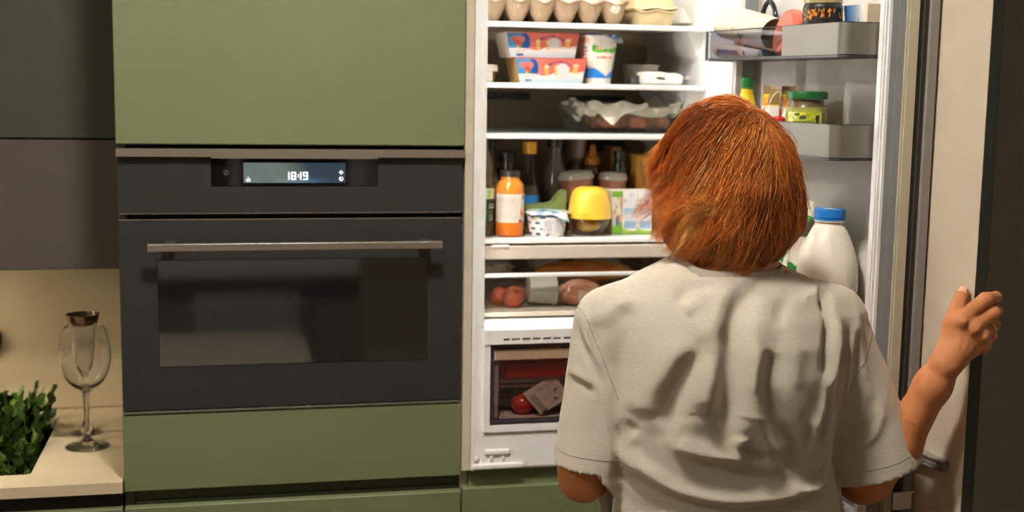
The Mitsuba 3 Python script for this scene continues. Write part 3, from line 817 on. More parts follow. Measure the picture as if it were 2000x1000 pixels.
v[:, 2] += np.where(v[:, 2] < 0.037, 0.0016 * np.cos(2 * np.pi * v[:, 0] / 0.05 + 0.6), 0) + 0.012 * v[:, 0]
up_.vertices = v
up_.apply_translation((1.0075, 0.248, zA - 0.0005))
add(ec + '__lid', up_, smooth=45, color=card, gloss='matte')
gp = thing('carton', 'green and blue drink carton standing behind the egg trays', 'carton')
add(gp, bx(0.985, 1.03, 0.36, 0.405, zA, zA + 0.12), color=lambda v: np.where((v[:, :1] < 1.0), (60, 160, 60), (110, 170, 215)), smooth=False)

# ---------------------------------------------------------------- second shelf
DESSERT = np.array((236, 120, 104))


def dessert_print(seed):
    def paint(uv):
        p = Paint(uv, (236, 122, 106))
        p.c = grad((240, 134, 118), (226, 100, 88), (p.u * 0.4 + meshkit.noise(np.stack([p.u * 6, p.v * 3, p.u * 0 + seed], 1)) * 0.6))
        wave = 0.42 - 0.16 * np.exp(-((p.u - 0.42) / 0.12) ** 2) + 0.20 * np.clip(p.u - 0.5, 0, 1) - 0.05 * np.sin(p.u * 9)
        low = p.v < wave
        p.put(low, (0, 0, 0))
        p.c = np.where(low[:, None], grad((196, 222, 232), (248, 240, 232), p.v / 0.42), p.c)
        p.disc(0.66, 0.5, 0.11, 0.30, (247, 228, 214)).put((abs(p.u - 0.66) < 0.06) & (p.v > 0.36) & (p.v < 0.76), (232, 232, 230))
        p.put((p.u < 0.31 - 0.9 * np.clip(0.55 - p.v, 0, 1) ** 2) & (p.v > 0.38) & (p.v < 0.97) & (((p.u - 0.1) / 0.22) ** 2 + ((p.v - 0.62) / 0.5) ** 2 < 1), (22, 84, 160))
        p.put((p.u < 0.21) & (p.v > 0.40) & (p.v < 0.97) & (((p.u - 0.08) / 0.16) ** 2 + ((p.v - 0.70) / 0.36) ** 2 < 1), (58, 150, 206))
        for a, b in ((0.08, 0.72), (0.15, 0.74), (0.20, 0.72), (0.15, 0.55)):
            p.disc(a, b, 0.045, 0.13, (226, 124, 112) if b > 0.6 else (214, 88, 70))
        p.disc(0.18, 0.42, 0.02, 0.05, (96, 160, 60)).disc(0.13, 0.42, 0.018, 0.05, (232, 200, 60))
        arc = 0.86 - 1.4 * (p.u - 0.62) ** 2 * 4
        p.put((abs(p.u - 0.62) < 0.17) & (abs(p.v - arc) < 0.035) & (np.sin(p.u * 260) > -0.5), (78, 52, 120))
        for a, b, r in ((0.43, 0.50, 0.035), (0.57, 0.48, 0.025), (0.86, 0.56, 0.045)):
            p.put((abs(p.u - a) < r * (0.6 + 0.9 * (p.v - b + 0.2))) & (abs(p.v - b) < 0.17), (248, 196, 96))
            p.disc(a, b + 0.16, r, 0.06, (252, 226, 176))
        p.c = p.c * 0.9
        p.lines(0.07, 0.26, 0.24, 0.36, (216, 140, 122), 2, seed)
        p.lines(0.10, 0.20, 0.06, 0.14, (40, 62, 110), 1, seed, 1.0)
        return p.c
    return paint


def dessert_pack(x0, x1, z0, h, y0, depth, ang, label, seed, kraft):
    """A printed sleeve, wider at the top, round a block of pots."""
    k = thing('dessert_pack', label, 'food pack')
    e0, e1 = 0.010, 0.007
    yb, zt = y0 + depth, z0 + h
    c = np.array([(x0 + x1) / 2, y0 + depth / 2, 0])

    def R(p):
        p = np.asarray(p, float) - c
        a = math.radians(ang)
        return np.array([p[0] * math.cos(a) - p[1] * math.sin(a), p[0] * math.sin(a) + p[1] * math.cos(a), p[2]]) + c
    f00, f10, f01, f11 = R((x0 + e0, y0 + 0.006, z0)), R((x1 - e1, y0 + 0.006, z0)), R((x0, y0, zt)), R((x1, y0, zt))
    b00, b10, b01, b11 = R((x0 + e0, yb - 0.006, z0)), R((x1 - e1, yb - 0.006, z0)), R((x0, yb, zt)), R((x1, yb, zt))
    add(k + '__block', hull([f00, f10, f01, f11, b00, b10, b01, b11]), color=kraft, smooth=False, gloss='matte', label='cardboard side')
    o = np.array([0, -0.0006, 0])
    quad_label(k + '__front_print', f00 + o, f10 + o, f01 + o, dessert_print(seed), 90, 40, p11=f11 + o, label='coral and white printed front')
    t = np.array([0, 0, 0.0006])
    quad_label(k + '__top', f01 + t, f11 + t, b01 + t, lambda uv: np.tile((226, 60, 48), (len(uv), 1)), 3, 3, p11=b11 + t, label='red top')
    return k


dessert_pack(0.7245, 0.8665, zB, 0.0475, 0.168, 0.10, 0, 'coral and white multipack of desserts, the lower of two stacked packs', 1, (190, 146, 92))
dessert_pack(0.7045, 0.8505, zB + 0.0485, 0.0475, 0.172, 0.10, 2, 'coral and white multipack of desserts, the upper of two stacked packs', 2, (206, 190, 180))

yc = thing('yogurt_cup', 'tall white yogurt cup with a half peeled foil lid and a blue band', 'yogurt cup')
yp = [(0.0, 0.0), (0.0285, 0.0), (0.0292, 0.002), (0.0292, 0.0085), (0.0300, 0.010), (0.0402, 0.090), (0.0402, 0.0915), (0.0425, 0.092), (0.0425, 0.0945), (0.0395, 0.0948), (0.038, 0.090), (0, 0.090)]
add(yc + '__cup', lathe(yp, 64, (0.8985, 0.213, zB)), color=(244, 236, 226), smooth=35)


def yog_paint(uv):
    p = Paint(uv, (247, 236, 222))
    p.put(p.v < 0.075, (246, 240, 232))
    chev = 0.265 - 0.20 * np.clip(1 - abs(p.u - 0.62) / 0.24, 0, 1)
    p.put((p.v > 0.02) & (p.v < np.where(abs(p.u - 0.62) < 0.24, chev, 0.265)), (38, 126, 214))
    band = np.where(abs(p.u - 0.62) < 0.24, chev, 0.265)
    p.put((p.v > band + 0.012) & (p.v < band + 0.024), (150, 146, 160))
    for a, b, ra, rb in ((0.38, 0.74, 0.05, 0.09), (0.46, 0.68, 0.09, 0.045), (0.58, 0.69, 0.05, 0.05), (0.70, 0.69, 0.09, 0.06), (0.82, 0.74, 0.06, 0.06), (0.80, 0.34, 0.03, 0.07)):
        p.disc(a, b, ra, rb, (84, 190, 40))
    p.disc(0.44, 0.74, 0.06, 0.035, (226, 170, 148)).disc(0.60, 0.66, 0.03, 0.025, (220, 150, 120)).disc(0.36, 0.80, 0.02, 0.02, (40, 96, 80)).disc(0.56, 0.70, 0.02, 0.02, (40, 70, 110))
    p.lines(0.42, 0.72, 0.50, 0.57, (236, 110, 96), 1, 5, 0.8)
    p.lines(0.10, 0.24, 0.30, 0.84, (140, 130, 128), 26, 3, 0.5)
    p.put((p.v > 0.86) & (p.u < 0.3), (220, 180, 150))
    return p.c


wrap_label(yc + '__print', yp[3:7], (0.8985, 0.213, zB), -178, -2, 0.0095, 0.0895, yog_paint, 90, 60, label='printed front with green leaves and a blue chevron band')


def foil(U, V):
    r = U * (0.046 + 0.003 * np.sin(V * 9) + 0.006 * np.exp(-((V - 5.6) / 0.25) ** 2))
    x, y = r * np.cos(V), r * np.sin(V)
    lift = 0.010 * np.clip((-x * 0.3 + y * -0.2 + 0.016) / 0.05, 0, 1) * 0 + 0.0045 * np.clip(U - 0.5, 0, 1) * np.sin(V * 2 + 0.6)
    drop = -0.014 * np.clip(U - 0.86, 0, 1) / 0.14 * (np.exp(-((V - 5.55) / 0.45) ** 2) + 0.12)
    return 0.899 + x, 0.213 + y, zB + 0.0968 + lift + drop


m, uv = patch(foil, np.linspace(0.01, 1, 16), np.linspace(0, 2 * np.pi, 73))
add(yc + '__foil_lid', solidify(m, 0.0003), smooth=True, color=lambda v: grad((176, 200, 222), (40, 96, 176), (meshkit.noise(v * 70, 3) - 0.45) * 5), gloss='gloss', label='pale blue crinkled foil lid')

c2 = thing('dessert_tub', 'small white tub with a blue print, at the back right of the second shelf', 'tub')
tp = [(0, 0), (0.0330, 0), (0.034, 0.002), (0.0365, 0.036), (0.0385, 0.0375), (0.0385, 0.0405), (0.036, 0.041), (0.035, 0.037), (0, 0.037)]
add(c2 + '__tub', lathe(tp, 48, (1.0145, 0.285, zB)), color=(224, 216, 204), smooth=35)


def tub_paint(uv):
    p = Paint(uv, (226, 218, 206))
    p.rect(0, 1, 0, 0.18, (84, 122, 160)).disc(0.58, 0.62, 0.10, 0.12, (46, 78, 130)).disc(0.60, 0.72, 0.035, 0.07, (216, 96, 80)).disc(0.38, 0.45, 0.04, 0.07, (70, 100, 140))
    return p.c


wrap_label(c2 + '__print', tp[2:4], (1.0145, 0.285, zB), -160, -20, 0.003, 0.034, tub_paint, 50, 24)
dk = thing('jar', 'small dark jar behind the butter pack on the second shelf', 'jar')
add(dk, lathe([(0, 0), (0.013, 0), (0.014, 0.002), (0.014, 0.015), (0.011, 0.018), (0, 0.018)], 32, (0.984, 0.222, zB)), color=(60, 56, 50))
bp = thing('butter_pack', 'white soft wrapped butter pack with a short black mark, at the front right', 'food pack')
m = as_tm(m3.Manifold(m3.Mesh(np.array(rbox(0.987, 1.066, 0.168, 0.235, zB + 0.0006, zB + 0.0255, 0.006).vertices, np.float32), np.array(rbox(0.987, 1.066, 0.168, 0.235, zB + 0.0006, zB + 0.0255, 0.006).faces, np.uint32))).refine_to_length(0.004))
v = np.array(m.vertices)
f_ = meshkit.fbm(v * 60, 3, 12) - 0.5
top = np.clip((v[:, 2] - zB - 0.012) / 0.012, 0, 1)
v[:, 2] += top * (0.006 * f_ - 0.004 * np.clip((v[:, 0] - 1.03) / 0.03, 0, 1))
v[:, 1] += 0.003 * f_ * np.clip((v[:, 2] - zB) / 0.004, 0, 1)
m.vertices = v
add(bp + '__wrap', m, smooth=40, color=(246, 240, 230), gloss='semi')
add(bp + '__mark', front(aff.rotate(sbox(1.010, zB + 0.0115, 1.0265, zB + 0.0145), -6), 0.1655, 0.1745), color=(52, 40, 28), smooth=False)
lt1 = thing('dessert_tub', 'white lidded tub with a brown base, at the far left of the second shelf', 'tub')
add(lt1 + '__base', lathe([(0, 0), (0.020, 0), (0.024, 0.016), (0.024, 0.020), (0, 0.020)], 40, (0.672, 0.215, zB)), color=(110, 84, 72))
add(lt1 + '__sleeve', bx(0.652, 0.6845, 0.186, 0.20, zB + 0.0, zB + 0.022, 0.002), color=(232, 220, 202))
add(lt1 + '__lid', lathe([(0, 0.0205), (0.027, 0.0205), (0.029, 0.024), (0.0275, 0.027), (0.026, 0.034), (0, 0.036)], 40, (0.672, 0.215, zB)), color=(238, 230, 216))
lb = thing('plastic_bottle', 'white round plastic bottle behind the lidded tub at the far left', 'bottle')
add(lb, lathe([(0, 0), (0.018, 0), (0.020, 0.003), (0.020, 0.045), (0.0165, 0.051), (0.020, 0.056), (0.0215, 0.064), (0.019, 0.073), (0.010, 0.078), (0, 0.079)], 40, (0.659, 0.275, zB)), color=(232, 226, 216), smooth=True)

# ---------------------------------------------------------------- third shelf: loaf in a glass dish
ld = thing('baking_dish', 'clear glass loaf dish lined with baking paper, on the third shelf', 'dish')


def rrect_loft(levels, n=64):
    a = np.arange(n) * 2 * np.pi / n
    rings = []
    for hx, hy, z in levels:
        rings.append(np.stack([np.sign(np.cos(a)) * abs(np.cos(a)) ** 0.35 * hx, np.sign(np.sin(a)) * abs(np.sin(a)) ** 0.35 * hy, np.full(n, z)], 1))
    P = np.concatenate(rings)
    i, j = np.meshgrid(np.arange(len(levels) - 1), np.arange(n), indexing='ij')
    q = np.stack([i * n + j, i * n + (j + 1) % n, (i + 1) * n + (j + 1) % n, (i + 1) * n + j], -1).reshape(-1, 4)
    f = np.vstack([q[:, [0, 1, 2]], q[:, [0, 2, 3]]])
    P = np.vstack([P, [[0, 0, levels[0][2]], [0, 0, levels[-1][2]]]])
    k, L, j = n * len(levels), (len(levels) - 1) * n, np.arange(n)
    f = np.vstack([f, np.stack([(j + 1) % n, j, j * 0 + k], 1), np.stack([j + L, (j + 1) % n + L, j * 0 + k + 1], 1)])
    m = trimesh.Trimesh(P, f, process=False)
    if m.volume < 0:
        m.invert()
    return m


DC = (0.960, 0.27, zC)
dish = rrect_loft([(0.098, 0.050, 0.0), (0.102, 0.053, 0.003), (0.116, 0.064, 0.050), (0.122, 0.069, 0.0515), (0.122, 0.069, 0.0535), (0.114, 0.062, 0.0535), (0.100, 0.051, 0.005), (0.09, 0.045, 0.004)])
dish.apply_translation(DC)
add(ld, dish, 'mat_clear', smooth=30)
add(ld + '__rim', trimesh.Trimesh(*(lambda m: (m.vertices + np.array(DC), m.faces))(rrect_loft([(0.1225, 0.0695, 0.0516), (0.1225, 0.0695, 0.0534), (0.1155, 0.0635, 0.0537), (0.1155, 0.0635, 0.0515)]))), 'mat_clear', 30)
lf = thing('meat_loaf', 'browned loaf lying in the paper-lined glass dish', 'food')
m = rrect_loft([(0.05, 0.03, 0.009), (0.076, 0.043, 0.0095), (0.081, 0.046, 0.016), (0.081, 0.046, 0.03), (0.074, 0.041, 0.038), (0.05, 0.026, 0.041)])
m = as_tm(m3.Manifold(m3.Mesh(np.array(m.vertices, np.float32), np.array(m.faces, np.uint32))).refine_to_length(0.004)) if False else trimesh.remesh.subdivide_to_size(m.vertices, m.faces, 0.006)
m = trimesh.Trimesh(*m, process=False) if isinstance(m, tuple) else m
m.merge_vertices()
m = displaced(m, 0.010, 60, 8)
m.apply_translation((DC[0] + 0.022, DC[1], DC[2]))
add(lf, m, smooth=True, color=lambda v: grad((98, 50, 26), (196, 112, 58), (meshkit.fbm(v * np.array([70, 60, 25]), 3, 15) - 0.28) * 2.6))
pp = thing('baking_paper', 'crumpled white baking paper sticking up out of the glass dish', 'paper')
pk = [(-2.0, 0.046), (0, 0.058)]


def paper(U, V):
    # a liner: U runs round the dish, V from the bottom edge up and out
    a = U
    ex, ey = np.sign(np.cos(a)) * abs(np.cos(a)) ** 0.4, np.sign(np.sin(a)) * abs(np.sin(a)) ** 0.4
    x_rel = ex
    hgt = 0.052 + 0.010 * np.sin(a * 3 + 1.0) + 0.010 * np.sin(a * 7 + 0.4) + 0.020 * np.exp(-((x_rel - 0.75) / 0.22) ** 2) - 0.012 * np.exp(-((x_rel - 0.3) / 0.3) ** 2)
    z = 0.0075 + (hgt - 0.0075) * V
    s = 0.088 + 0.026 * np.clip(z / 0.05, 0, 1.5)
    sy = 0.046 + 0.014 * np.clip(z / 0.05, 0, 1.5)
    crumple = 0.006 * np.sin(a * 23 + 3 * V) * V + 0.005 * np.sin(a * 11 + 5 * V) * V
    fold = np.clip(V - 0.82, 0, 1)
    return DC[0] + 0.012 + ex * (s + crumple - 0.002), DC[1] + ey * (sy + crumple * 0.8 - 0.002) - fold * 0.05 * (ey < 0) * np.exp(-((ex + 0.35) / 0.3) ** 2), DC[2] + z - fold * 0.09 * (ey < 0) * np.exp(-((ex + 0.35) / 0.3) ** 2)


m, uv = patch(paper, np.linspace(0, 2 * np.pi, 181), np.linspace(0.55, 1, 16))
scene['mat_paper'] = {'type': 'twosided', 'bsdf': {'type': 'principled', 'base_color': rgb((240, 232, 214)), 'roughness': 0.6, 'specular': 0.3}}
add(pp, solidify(m, 0.0003), 'mat_paper', True)
fl_ = [(x, -0.0665 - 0.004 * math.sin(x * 300), 0.058 - 0.0 * x) for x in np.linspace(-0.075, 0.035, 23)]


def flap(U, V):
    x = -0.082 + 0.125 * U
    tip = 0.010 + 0.033 * np.clip(1 - abs(U - 0.42) / 0.42, 0, 1) ** 1.1
    return DC[0] + x, DC[1] - 0.066 - 0.010 * np.sin(V * 1.5) - 0.004 * np.sin(U * 17 + 2 * V), DC[2] + 0.060 + 0.004 * np.sin(U * 13) - tip * V


m, uv = patch(flap, np.linspace(0, 1, 41), np.linspace(0, 1, 12))
add(pp + '__flap', solidify(m, 0.0003), 'mat_paper', True, label='folded flap hanging over the front')

# ---------------------------------------------------------------- lowest shelf
scene['mat_bottle_clear'] = {'type': 'thindielectric', 'int_ior': 1.4, 'specular_transmittance': {'type': 'rgb', 'value': [0.62, 0.60, 0.54]}}
scene['mat_bottle_dark'] = {'type': 'twosided', 'bsdf': {'type': 'principled', 'base_color': rgb((38, 34, 24)), 'roughness': 0.12, 'specular': 0.5}}
ob = thing('oil_bottle', 'dark bottle with a white and lime-green label, first from the left on the lowest shelf', 'bottle')
op = [(0, 0), (0.0245, 0), (0.0262, 0.003), (0.0262, 0.12), (0.025, 0.135), (0.018, 0.158), (0.0135, 0.172), (0.0135, 0.182), (0, 0.182)]
OA = (0.6648, 0.190, zD)
add(ob + '__body', lathe(op, 56, OA), color=(66, 58, 34), smooth=35, gloss='gloss')


def oil_paint(uv):
    p = Paint(uv, (28, 28, 24))
    p.rect(0, 1, 0.68, 1, (238, 234, 214)).rect(0, 0.5, 0, 0.66, (92, 180, 30)).rect(0.5, 1, 0, 0.66, (26, 26, 24))
    for a, b, r, s in ((0.58, 0.90, 0.05, 0.05), (0.60, 0.83, 0.045, 0.04), (0.57, 0.76, 0.06, 0.03), (0.66, 0.86, 0.02, 0.09), (0.65, 0.75, 0.035, 0.03)):
        p.disc(a, b, r, s, (128, 204, 50))
    p.lines(0.57, 0.80, 0.42, 0.56, (214, 210, 196), 2, 3, 0.6)
    p.rect(0.5, 0.8, 0.28, 0.36, (50, 76, 36)).lines(0.57, 0.75, 0.08, 0.26, (170, 168, 158), 4, 8, 0.5)
    return p.c


wrap_label(ob + '__label', op[2:4], OA, -150, -5, 0.026, 0.094, oil_paint, 70, 50)
add(ob + '__cap', lathe([(0, 0.1825), (0.0145, 0.1825), (0.0145, 0.197), (0, 0.197)], 32, OA), color=(30, 30, 30))
pb = thing('sauce_bottle', 'olive-brown glass bottle with a black screw cap, behind the oil bottle', 'bottle')
add(pb + '__body', lathe([(0, 0), (0.024, 0), (0.026, 0.003), (0.026, 0.10), (0.014, 0.128), (0.0125, 0.15), (0, 0.15)], 48, (0.692, 0.262, zD)), color=(74, 62, 44), gloss='gloss', smooth=35)
add(pb + '__cap', lathe([(0, 0.150), (0.0145, 0.150), (0.0145, 0.180), (0, 0.180)], 32, (0.692, 0.262, zD)), color=(20, 20, 22))
bj = thing('sauce_bottle', 'dark bottle with a wide black cap, behind the orange jar', 'bottle')
add(bj + '__body', lathe([(0, 0), (0.024, 0), (0.026, 0.003), (0.026, 0.085), (0.0215, 0.098), (0.0150, 0.108), (0.0150, 0.138), (0, 0.138)], 48, (0.7345, 0.285, zD)), color=(58, 46, 36), gloss='gloss', smooth=35)
add(bj + '__cap', lathe([(0, 0.1385), (0.0178, 0.1385), (0.0178, 0.1575), (0.016, 0.159), (0, 0.159)], 32, (0.7345, 0.285, zD)), color=(22, 22, 24))
add(bj + '__collar', lathe([(0.0165, 0.107), (0.0205, 0.107), (0.0205, 0.124), (0.0165, 0.124)], 32, (0.7345, 0.285, zD)), color=(28, 26, 26))

oj = thing('sauce_jar', 'orange jar with a white label, second from the left on the lowest shelf', 'jar')
jp = [(0, 0), (0.0245, 0), (0.0270, 0.003), (0.0275, 0.012), (0.0275, 0.092), (0.0255, 0.102), (0.0205, 0.108), (0.0185, 0.1085), (0.0185, 0.116), (0, 0.116)]
OJ = (0.7195, 0.176, zD)
add(oj + '__body', lathe(jp, 64, OJ), color=lambda v: grad((226, 116, 26), (240, 150, 52), (v[:, 2] - zD) / 0.11), smooth=35, gloss='gloss')


def orange_paint(uv):
    p = Paint(uv, (236, 226, 212))
    p.c = grad((226, 214, 200), (240, 232, 220), p.u)
    p.lines(0.12, 0.66, 0.10, 0.92, (206, 190, 178), 17, 2, 0.45)
    p.disc(0.80, 0.36, 0.055, 0.18, (232, 140, 40)).disc(0.83, 0.30, 0.03, 0.10, (200, 92, 30)).disc(0.84, 0.88, 0.04, 0.08, (168, 74, 60)).disc(0.76, 0.05, 0.07, 0.06, (176, 40, 30)).disc(0.84, 0.62, 0.03, 0.06, (200, 190, 190))
    return p.c


wrap_label(oj + '__label', jp[3:5], OJ, -175, -15, 0.0275, 0.083, orange_paint, 80, 50, label='white label')
add(oj + '__lid', lathe([(0, 0.1163), (0.0205, 0.1163), (0.0205, 0.127), (0, 0.128)], 40, OJ), color=(34, 30, 30))

yb = thing('vinegar_bottle', 'slim clear bottle with a yellow cap and a blue label', 'bottle')
YA = (0.7735, 0.246, zD)
ybp = [(0, 0), (0.020, 0), (0.021, 0.003), (0.021, 0.066), (0.0195, 0.085), (0.0125, 0.118), (0.0110, 0.140), (0.0110, 0.156)]
add(yb + '__glass', lathe(ybp + [(0, 0.156)], 48, YA), 'mat_bottle_clear', 30)
add(yb + '__liquid', lathe([(0, 0.002), (0.0195, 0.002), (0.0195, 0.066), (0.018, 0.085), (0.0165, 0.093), (0, 0.093)], 48, YA), color=(92, 90, 82), gloss='gloss')
add(yb + '__cap', lathe([(0, 0.1565), (0.0138, 0.1565), (0.0145, 0.158), (0.0145, 0.179), (0.0135, 0.1805), (0, 0.1805)], 40, YA), color=(240, 166, 20), label='yellow cap')
wrap_label(yb + '__label', [(0.021, 0.003), (0.021, 0.07)], YA, -150, -20, 0.022, 0.074, lambda uv: Paint(uv, (30, 122, 190)).rect(0.5, 0.86, 0, 0.75, (70, 110, 168)).lines(0.54, 0.82, 0.1, 0.7, (130, 160, 200), 5, 2).c, 40, 24, label='blue label')

dc = thing('liqueur_bottle', 'round-shouldered dark bottle with a black cap, behind the green bowl', 'bottle')
DA = (0.8415, 0.305, zD)
dp_ = [(0, 0), (0.026, 0), (0.0275, 0.003), (0.0275, 0.085), (0.0260, 0.104), (0.020, 0.126), (0.0135, 0.140), (0.0125, 0.166), (0, 0.166)]
add(dc + '__glass', lathe(dp_, 56, DA), color=lambda v: np.where((v[:, 2:3] - zD) < 0.084, (26, 26, 28), (92, 86, 76)), gloss='gloss', smooth=35)
add(dc + '__cap', lathe([(0, 0.1665), (0.0175, 0.1665), (0.0175, 0.190), (0, 0.190)], 40, DA), color=(20, 20, 22))
pg = thing('bottle', 'brown bottle with a pinkish paper neck, at the back of the lowest shelf', 'bottle')
PA = (0.905, 0.375, zD)
add(pg + '__body', lathe([(0, 0), (0.028, 0), (0.028, 0.10), (0.016, 0.132), (0.0145, 0.15), (0, 0.15)], 40, PA), color=(70, 50, 42), gloss='gloss', smooth=35)
add(pg + '__neck_wrap', lathe([(0.0155, 0.1345), (0.022, 0.142), (0.022, 0.1815), (0, 0.1825)], 40, PA), color=(150, 134, 122))
oc = thing('sauce_bottle', 'squeeze bottle with a pointed orange nozzle cap, at the back of the lowest shelf', 'bottle')
CA = (0.9335, 0.345, zD)
add(oc + '__body', lathe([(0, 0), (0.022, 0), (0.023, 0.003), (0.023, 0.11), (0.016, 0.128), (0, 0.128)], 40, CA), color=(78, 40, 24), gloss='gloss', smooth=35)
add(oc + '__nozzle_cap', lathe([(0, 0.1285), (0.0165, 0.1285), (0.0165, 0.142), (0.0125, 0.146), (0.009, 0.150), (0.0062, 0.168), (0.0035, 0.171), (0, 0.1715)], 40, CA), color=(206, 126, 40), label='orange nozzle cap')

sb = thing('silicone_bowl', 'olive-green silicone holder with a raised curved edge, behind the blue yogurt cup', 'bowl')
pts = [(0.755, 0.0), (0.842, 0.0), (0.8445, 0.085), (0.838, 0.0855), (0.831, 0.082), (0.824, 0.073), (0.817, 0.063), (0.808, 0.0585), (0.755, 0.0575)]
add(sb, front(Polygon([(x, zD + z) for x, z in pts]).buffer(-0.003).buffer(0.003), 0.213, 0.240), color=(112, 128, 70), smooth=30, gloss='matte')
add(sb + '__inner_edge', front(Polygon([(x, zD + z) for x, z in pts]).buffer(-0.0045).buffer(0.002), 0.2085, 0.2132), color=(124, 138, 80), smooth=30, gloss='matte')

by = thing('yogurt_cup', 'small yogurt cup with navy and white dashes and a blue foil lid', 'yogurt cup')
BA = (0.7935, 0.171, zD)
byp = [(0, 0), (0.0335, 0), (0.0342, 0.002), (0.0400, 0.044), (0.0425, 0.0455), (0.0425, 0.0475), (0, 0.0475)]
add(by + '__cup', lathe(byp, 64, BA), color=(238, 234, 226), smooth=35)


def dash_paint(uv):
    p = Paint(uv, (240, 232, 222))
    row = np.floor(p.v * 3.6)
    on = (np.mod(p.v * 3.6, 1) < 0.42) & (np.mod(p.u * 5 + 0.5 * np.mod(row, 2), 1) < 0.5) & ((p.u < 0.46) | (p.u > 0.80))
    p.put(on, (30, 64, 112)).put((p.v > 0.9), (40, 70, 118))
    p.rect(0.34, 0.52, 0.05, 0.80, (238, 230, 222)).lines(0.36, 0.50, 0.06, 0.78, (130, 150, 176), 9, 4, 0.5)
    p.rect(0.54, 0.80, 0.04, 0.86, (236, 232, 230)).lines(0.56, 0.78, 0.08, 0.82, (206, 208, 214), 12, 7, 0.5)
    p.disc(0.20, 0.80, 0.035, 0.07, (206, 206, 130))
    return p.c


wrap_label(by + '__print', byp[2:4], BA, -176, -4, 0.003, 0.0435, dash_paint, 96, 44)


def foil2(U, V):
    r = U * (0.0455 + 0.0035 * np.sin(V * 5 + 1) + 0.009 * np.exp(-((V - 5.35) / 0.22) ** 2))
    z = 0.0492 + 0.002 * np.clip(U - 0.6, 0, 1) * np.sin(V * 11) - 0.022 * np.clip(U - 0.84, 0, 1) / 0.16 * (0.25 + 0.65 * np.exp(-((V - 5.35) / 0.3) ** 2))
    return BA[0] + r * np.cos(V), BA[1] + r * np.sin(V), BA[2] + z


m, uv = patch(foil2, np.linspace(0.01, 1, 18), np.linspace(0, 2 * np.pi, 97))
add(by + '__foil_lid', solidify(m, 0.0003), smooth=True, color=lambda v: grad((222, 226, 226), (34, 112, 184), (meshkit.noise(v * 80, 5) - 0.4) * 4), gloss='gloss', label='blue and white foil lid')

lk = thing('lemon_keeper', 'yellow dome food keeper with a clear base holding cut lemon', 'food keeper')
LA = (0.8815, 0.176, zD)
dome = [(0.0, 0.0955), (0.018, 0.0955), (0.027, 0.0935), (0.033, 0.0885), (0.0370, 0.080), (0.0395, 0.068), (0.0418, 0.052), (0.0430, 0.0375), (0.0435, 0.034), (0.0415, 0.034), (0.040, 0.038), (0.036, 0.078), (0.026, 0.091), (0, 0.093)]
add(lk + '__dome', lathe(dome[::-1], 72, LA), color=(250, 204, 66), smooth=40, label='yellow plastic dome')
notch = []
for t in np.linspace(0, np.pi, 17):
    notch.append((0.0125 * math.cos(t), 0.012 * math.sin(t)))
nm_, _ = patch(lambda U, V: (LA[0] + 0.0438 * np.sin((U - 0.022) / 0.043), LA[1] - 0.0438 * np.cos((U - 0.022) / 0.043), LA[2] + 0.0342 + V * 0.0125 * np.sqrt(np.clip(1 - (U / 0.0125) ** 2, 0, 1))), np.linspace(-0.0125, 0.0125, 25), np.linspace(0, 1, 5))
add(lk + '__thumb_notch', nm_, smooth=True, color=(238, 186, 46))
cup_ = [(0, 0.0012), (0.018, 0.0008), (0.026, 0.003), (0.033, 0.012), (0.038, 0.023), (0.0408, 0.0335), (0.0395, 0.0335), (0.036, 0.023), (0.031, 0.013), (0.024, 0.0055), (0, 0.004)]
add(lk + '__clear_base', lathe(cup_, 64, LA), 'mat_clear', 40, label='clear plastic base')
le = thing('lemon', 'cut yellow lemon lying inside the clear base of the yellow food keeper', 'lemon')
t = np.linspace(0, np.pi, 18)
lem = np.stack([0.0245 * np.sin(t) ** 0.9, 0.019 - 0.0125 * np.cos(t)], 1)
lem[0, 0] = lem[-1, 0] = 0
add(le + '__peel', lathe(lem, 36, (LA[0] - 0.002, LA[1], LA[2]), None), color=(238, 190, 40), smooth=True)

pud = [(0, 0), (0.0265, 0), (0.0275, 0.002), (0.0335, 0.098), (0.0345, 0.1), (0.0345, 0.1025), (0, 0.1025)]
lidp = [(0, 0.1027), (0.0365, 0.1027), (0.0372, 0.106), (0.0365, 0.1095), (0.0345, 0.111), (0.0330, 0.116), (0.0315, 0.1175), (0.029, 0.1175), (0.0285, 0.116), (0, 0.116)]
mat('lid_clear', (188, 186, 174), 0.15, 0.6)


def pudding(x, y, s, sz, label, tilt=0):
    k = thing('pudding_cup', label, 'dessert cup')
    M = np.diag([s, s, sz, 1.0])
    if tilt:
        M = rot([0, 1, 0], tilt) @ M
        M[2, 3] += 0.0026
    add(k + '__cup', lathe(pud, 48, (x, y, zD), M), color=lambda v: grad((122, 74, 54), (168, 112, 88), (v[:, 2] - zD) / 0.1), smooth=35, gloss='gloss')
    add(k + '__lid', lathe(lidp, 48, (x, y, zD), M), 'mat_lid_clear', 35, label='clear plastic lid')
    pr_ = [(r * s, z * sz) for r, z in pud[2:4]]
    if not tilt:
        wrap_label(k + '__label', pr_, (x, y, zD), -148, -124, 0.045 * sz, 0.088 * sz, lambda uv: Paint(uv, (232, 206, 184)).lines(0.1, 0.9, 0.1, 0.9, (150, 110, 90), 6, 3).c, 12, 16)


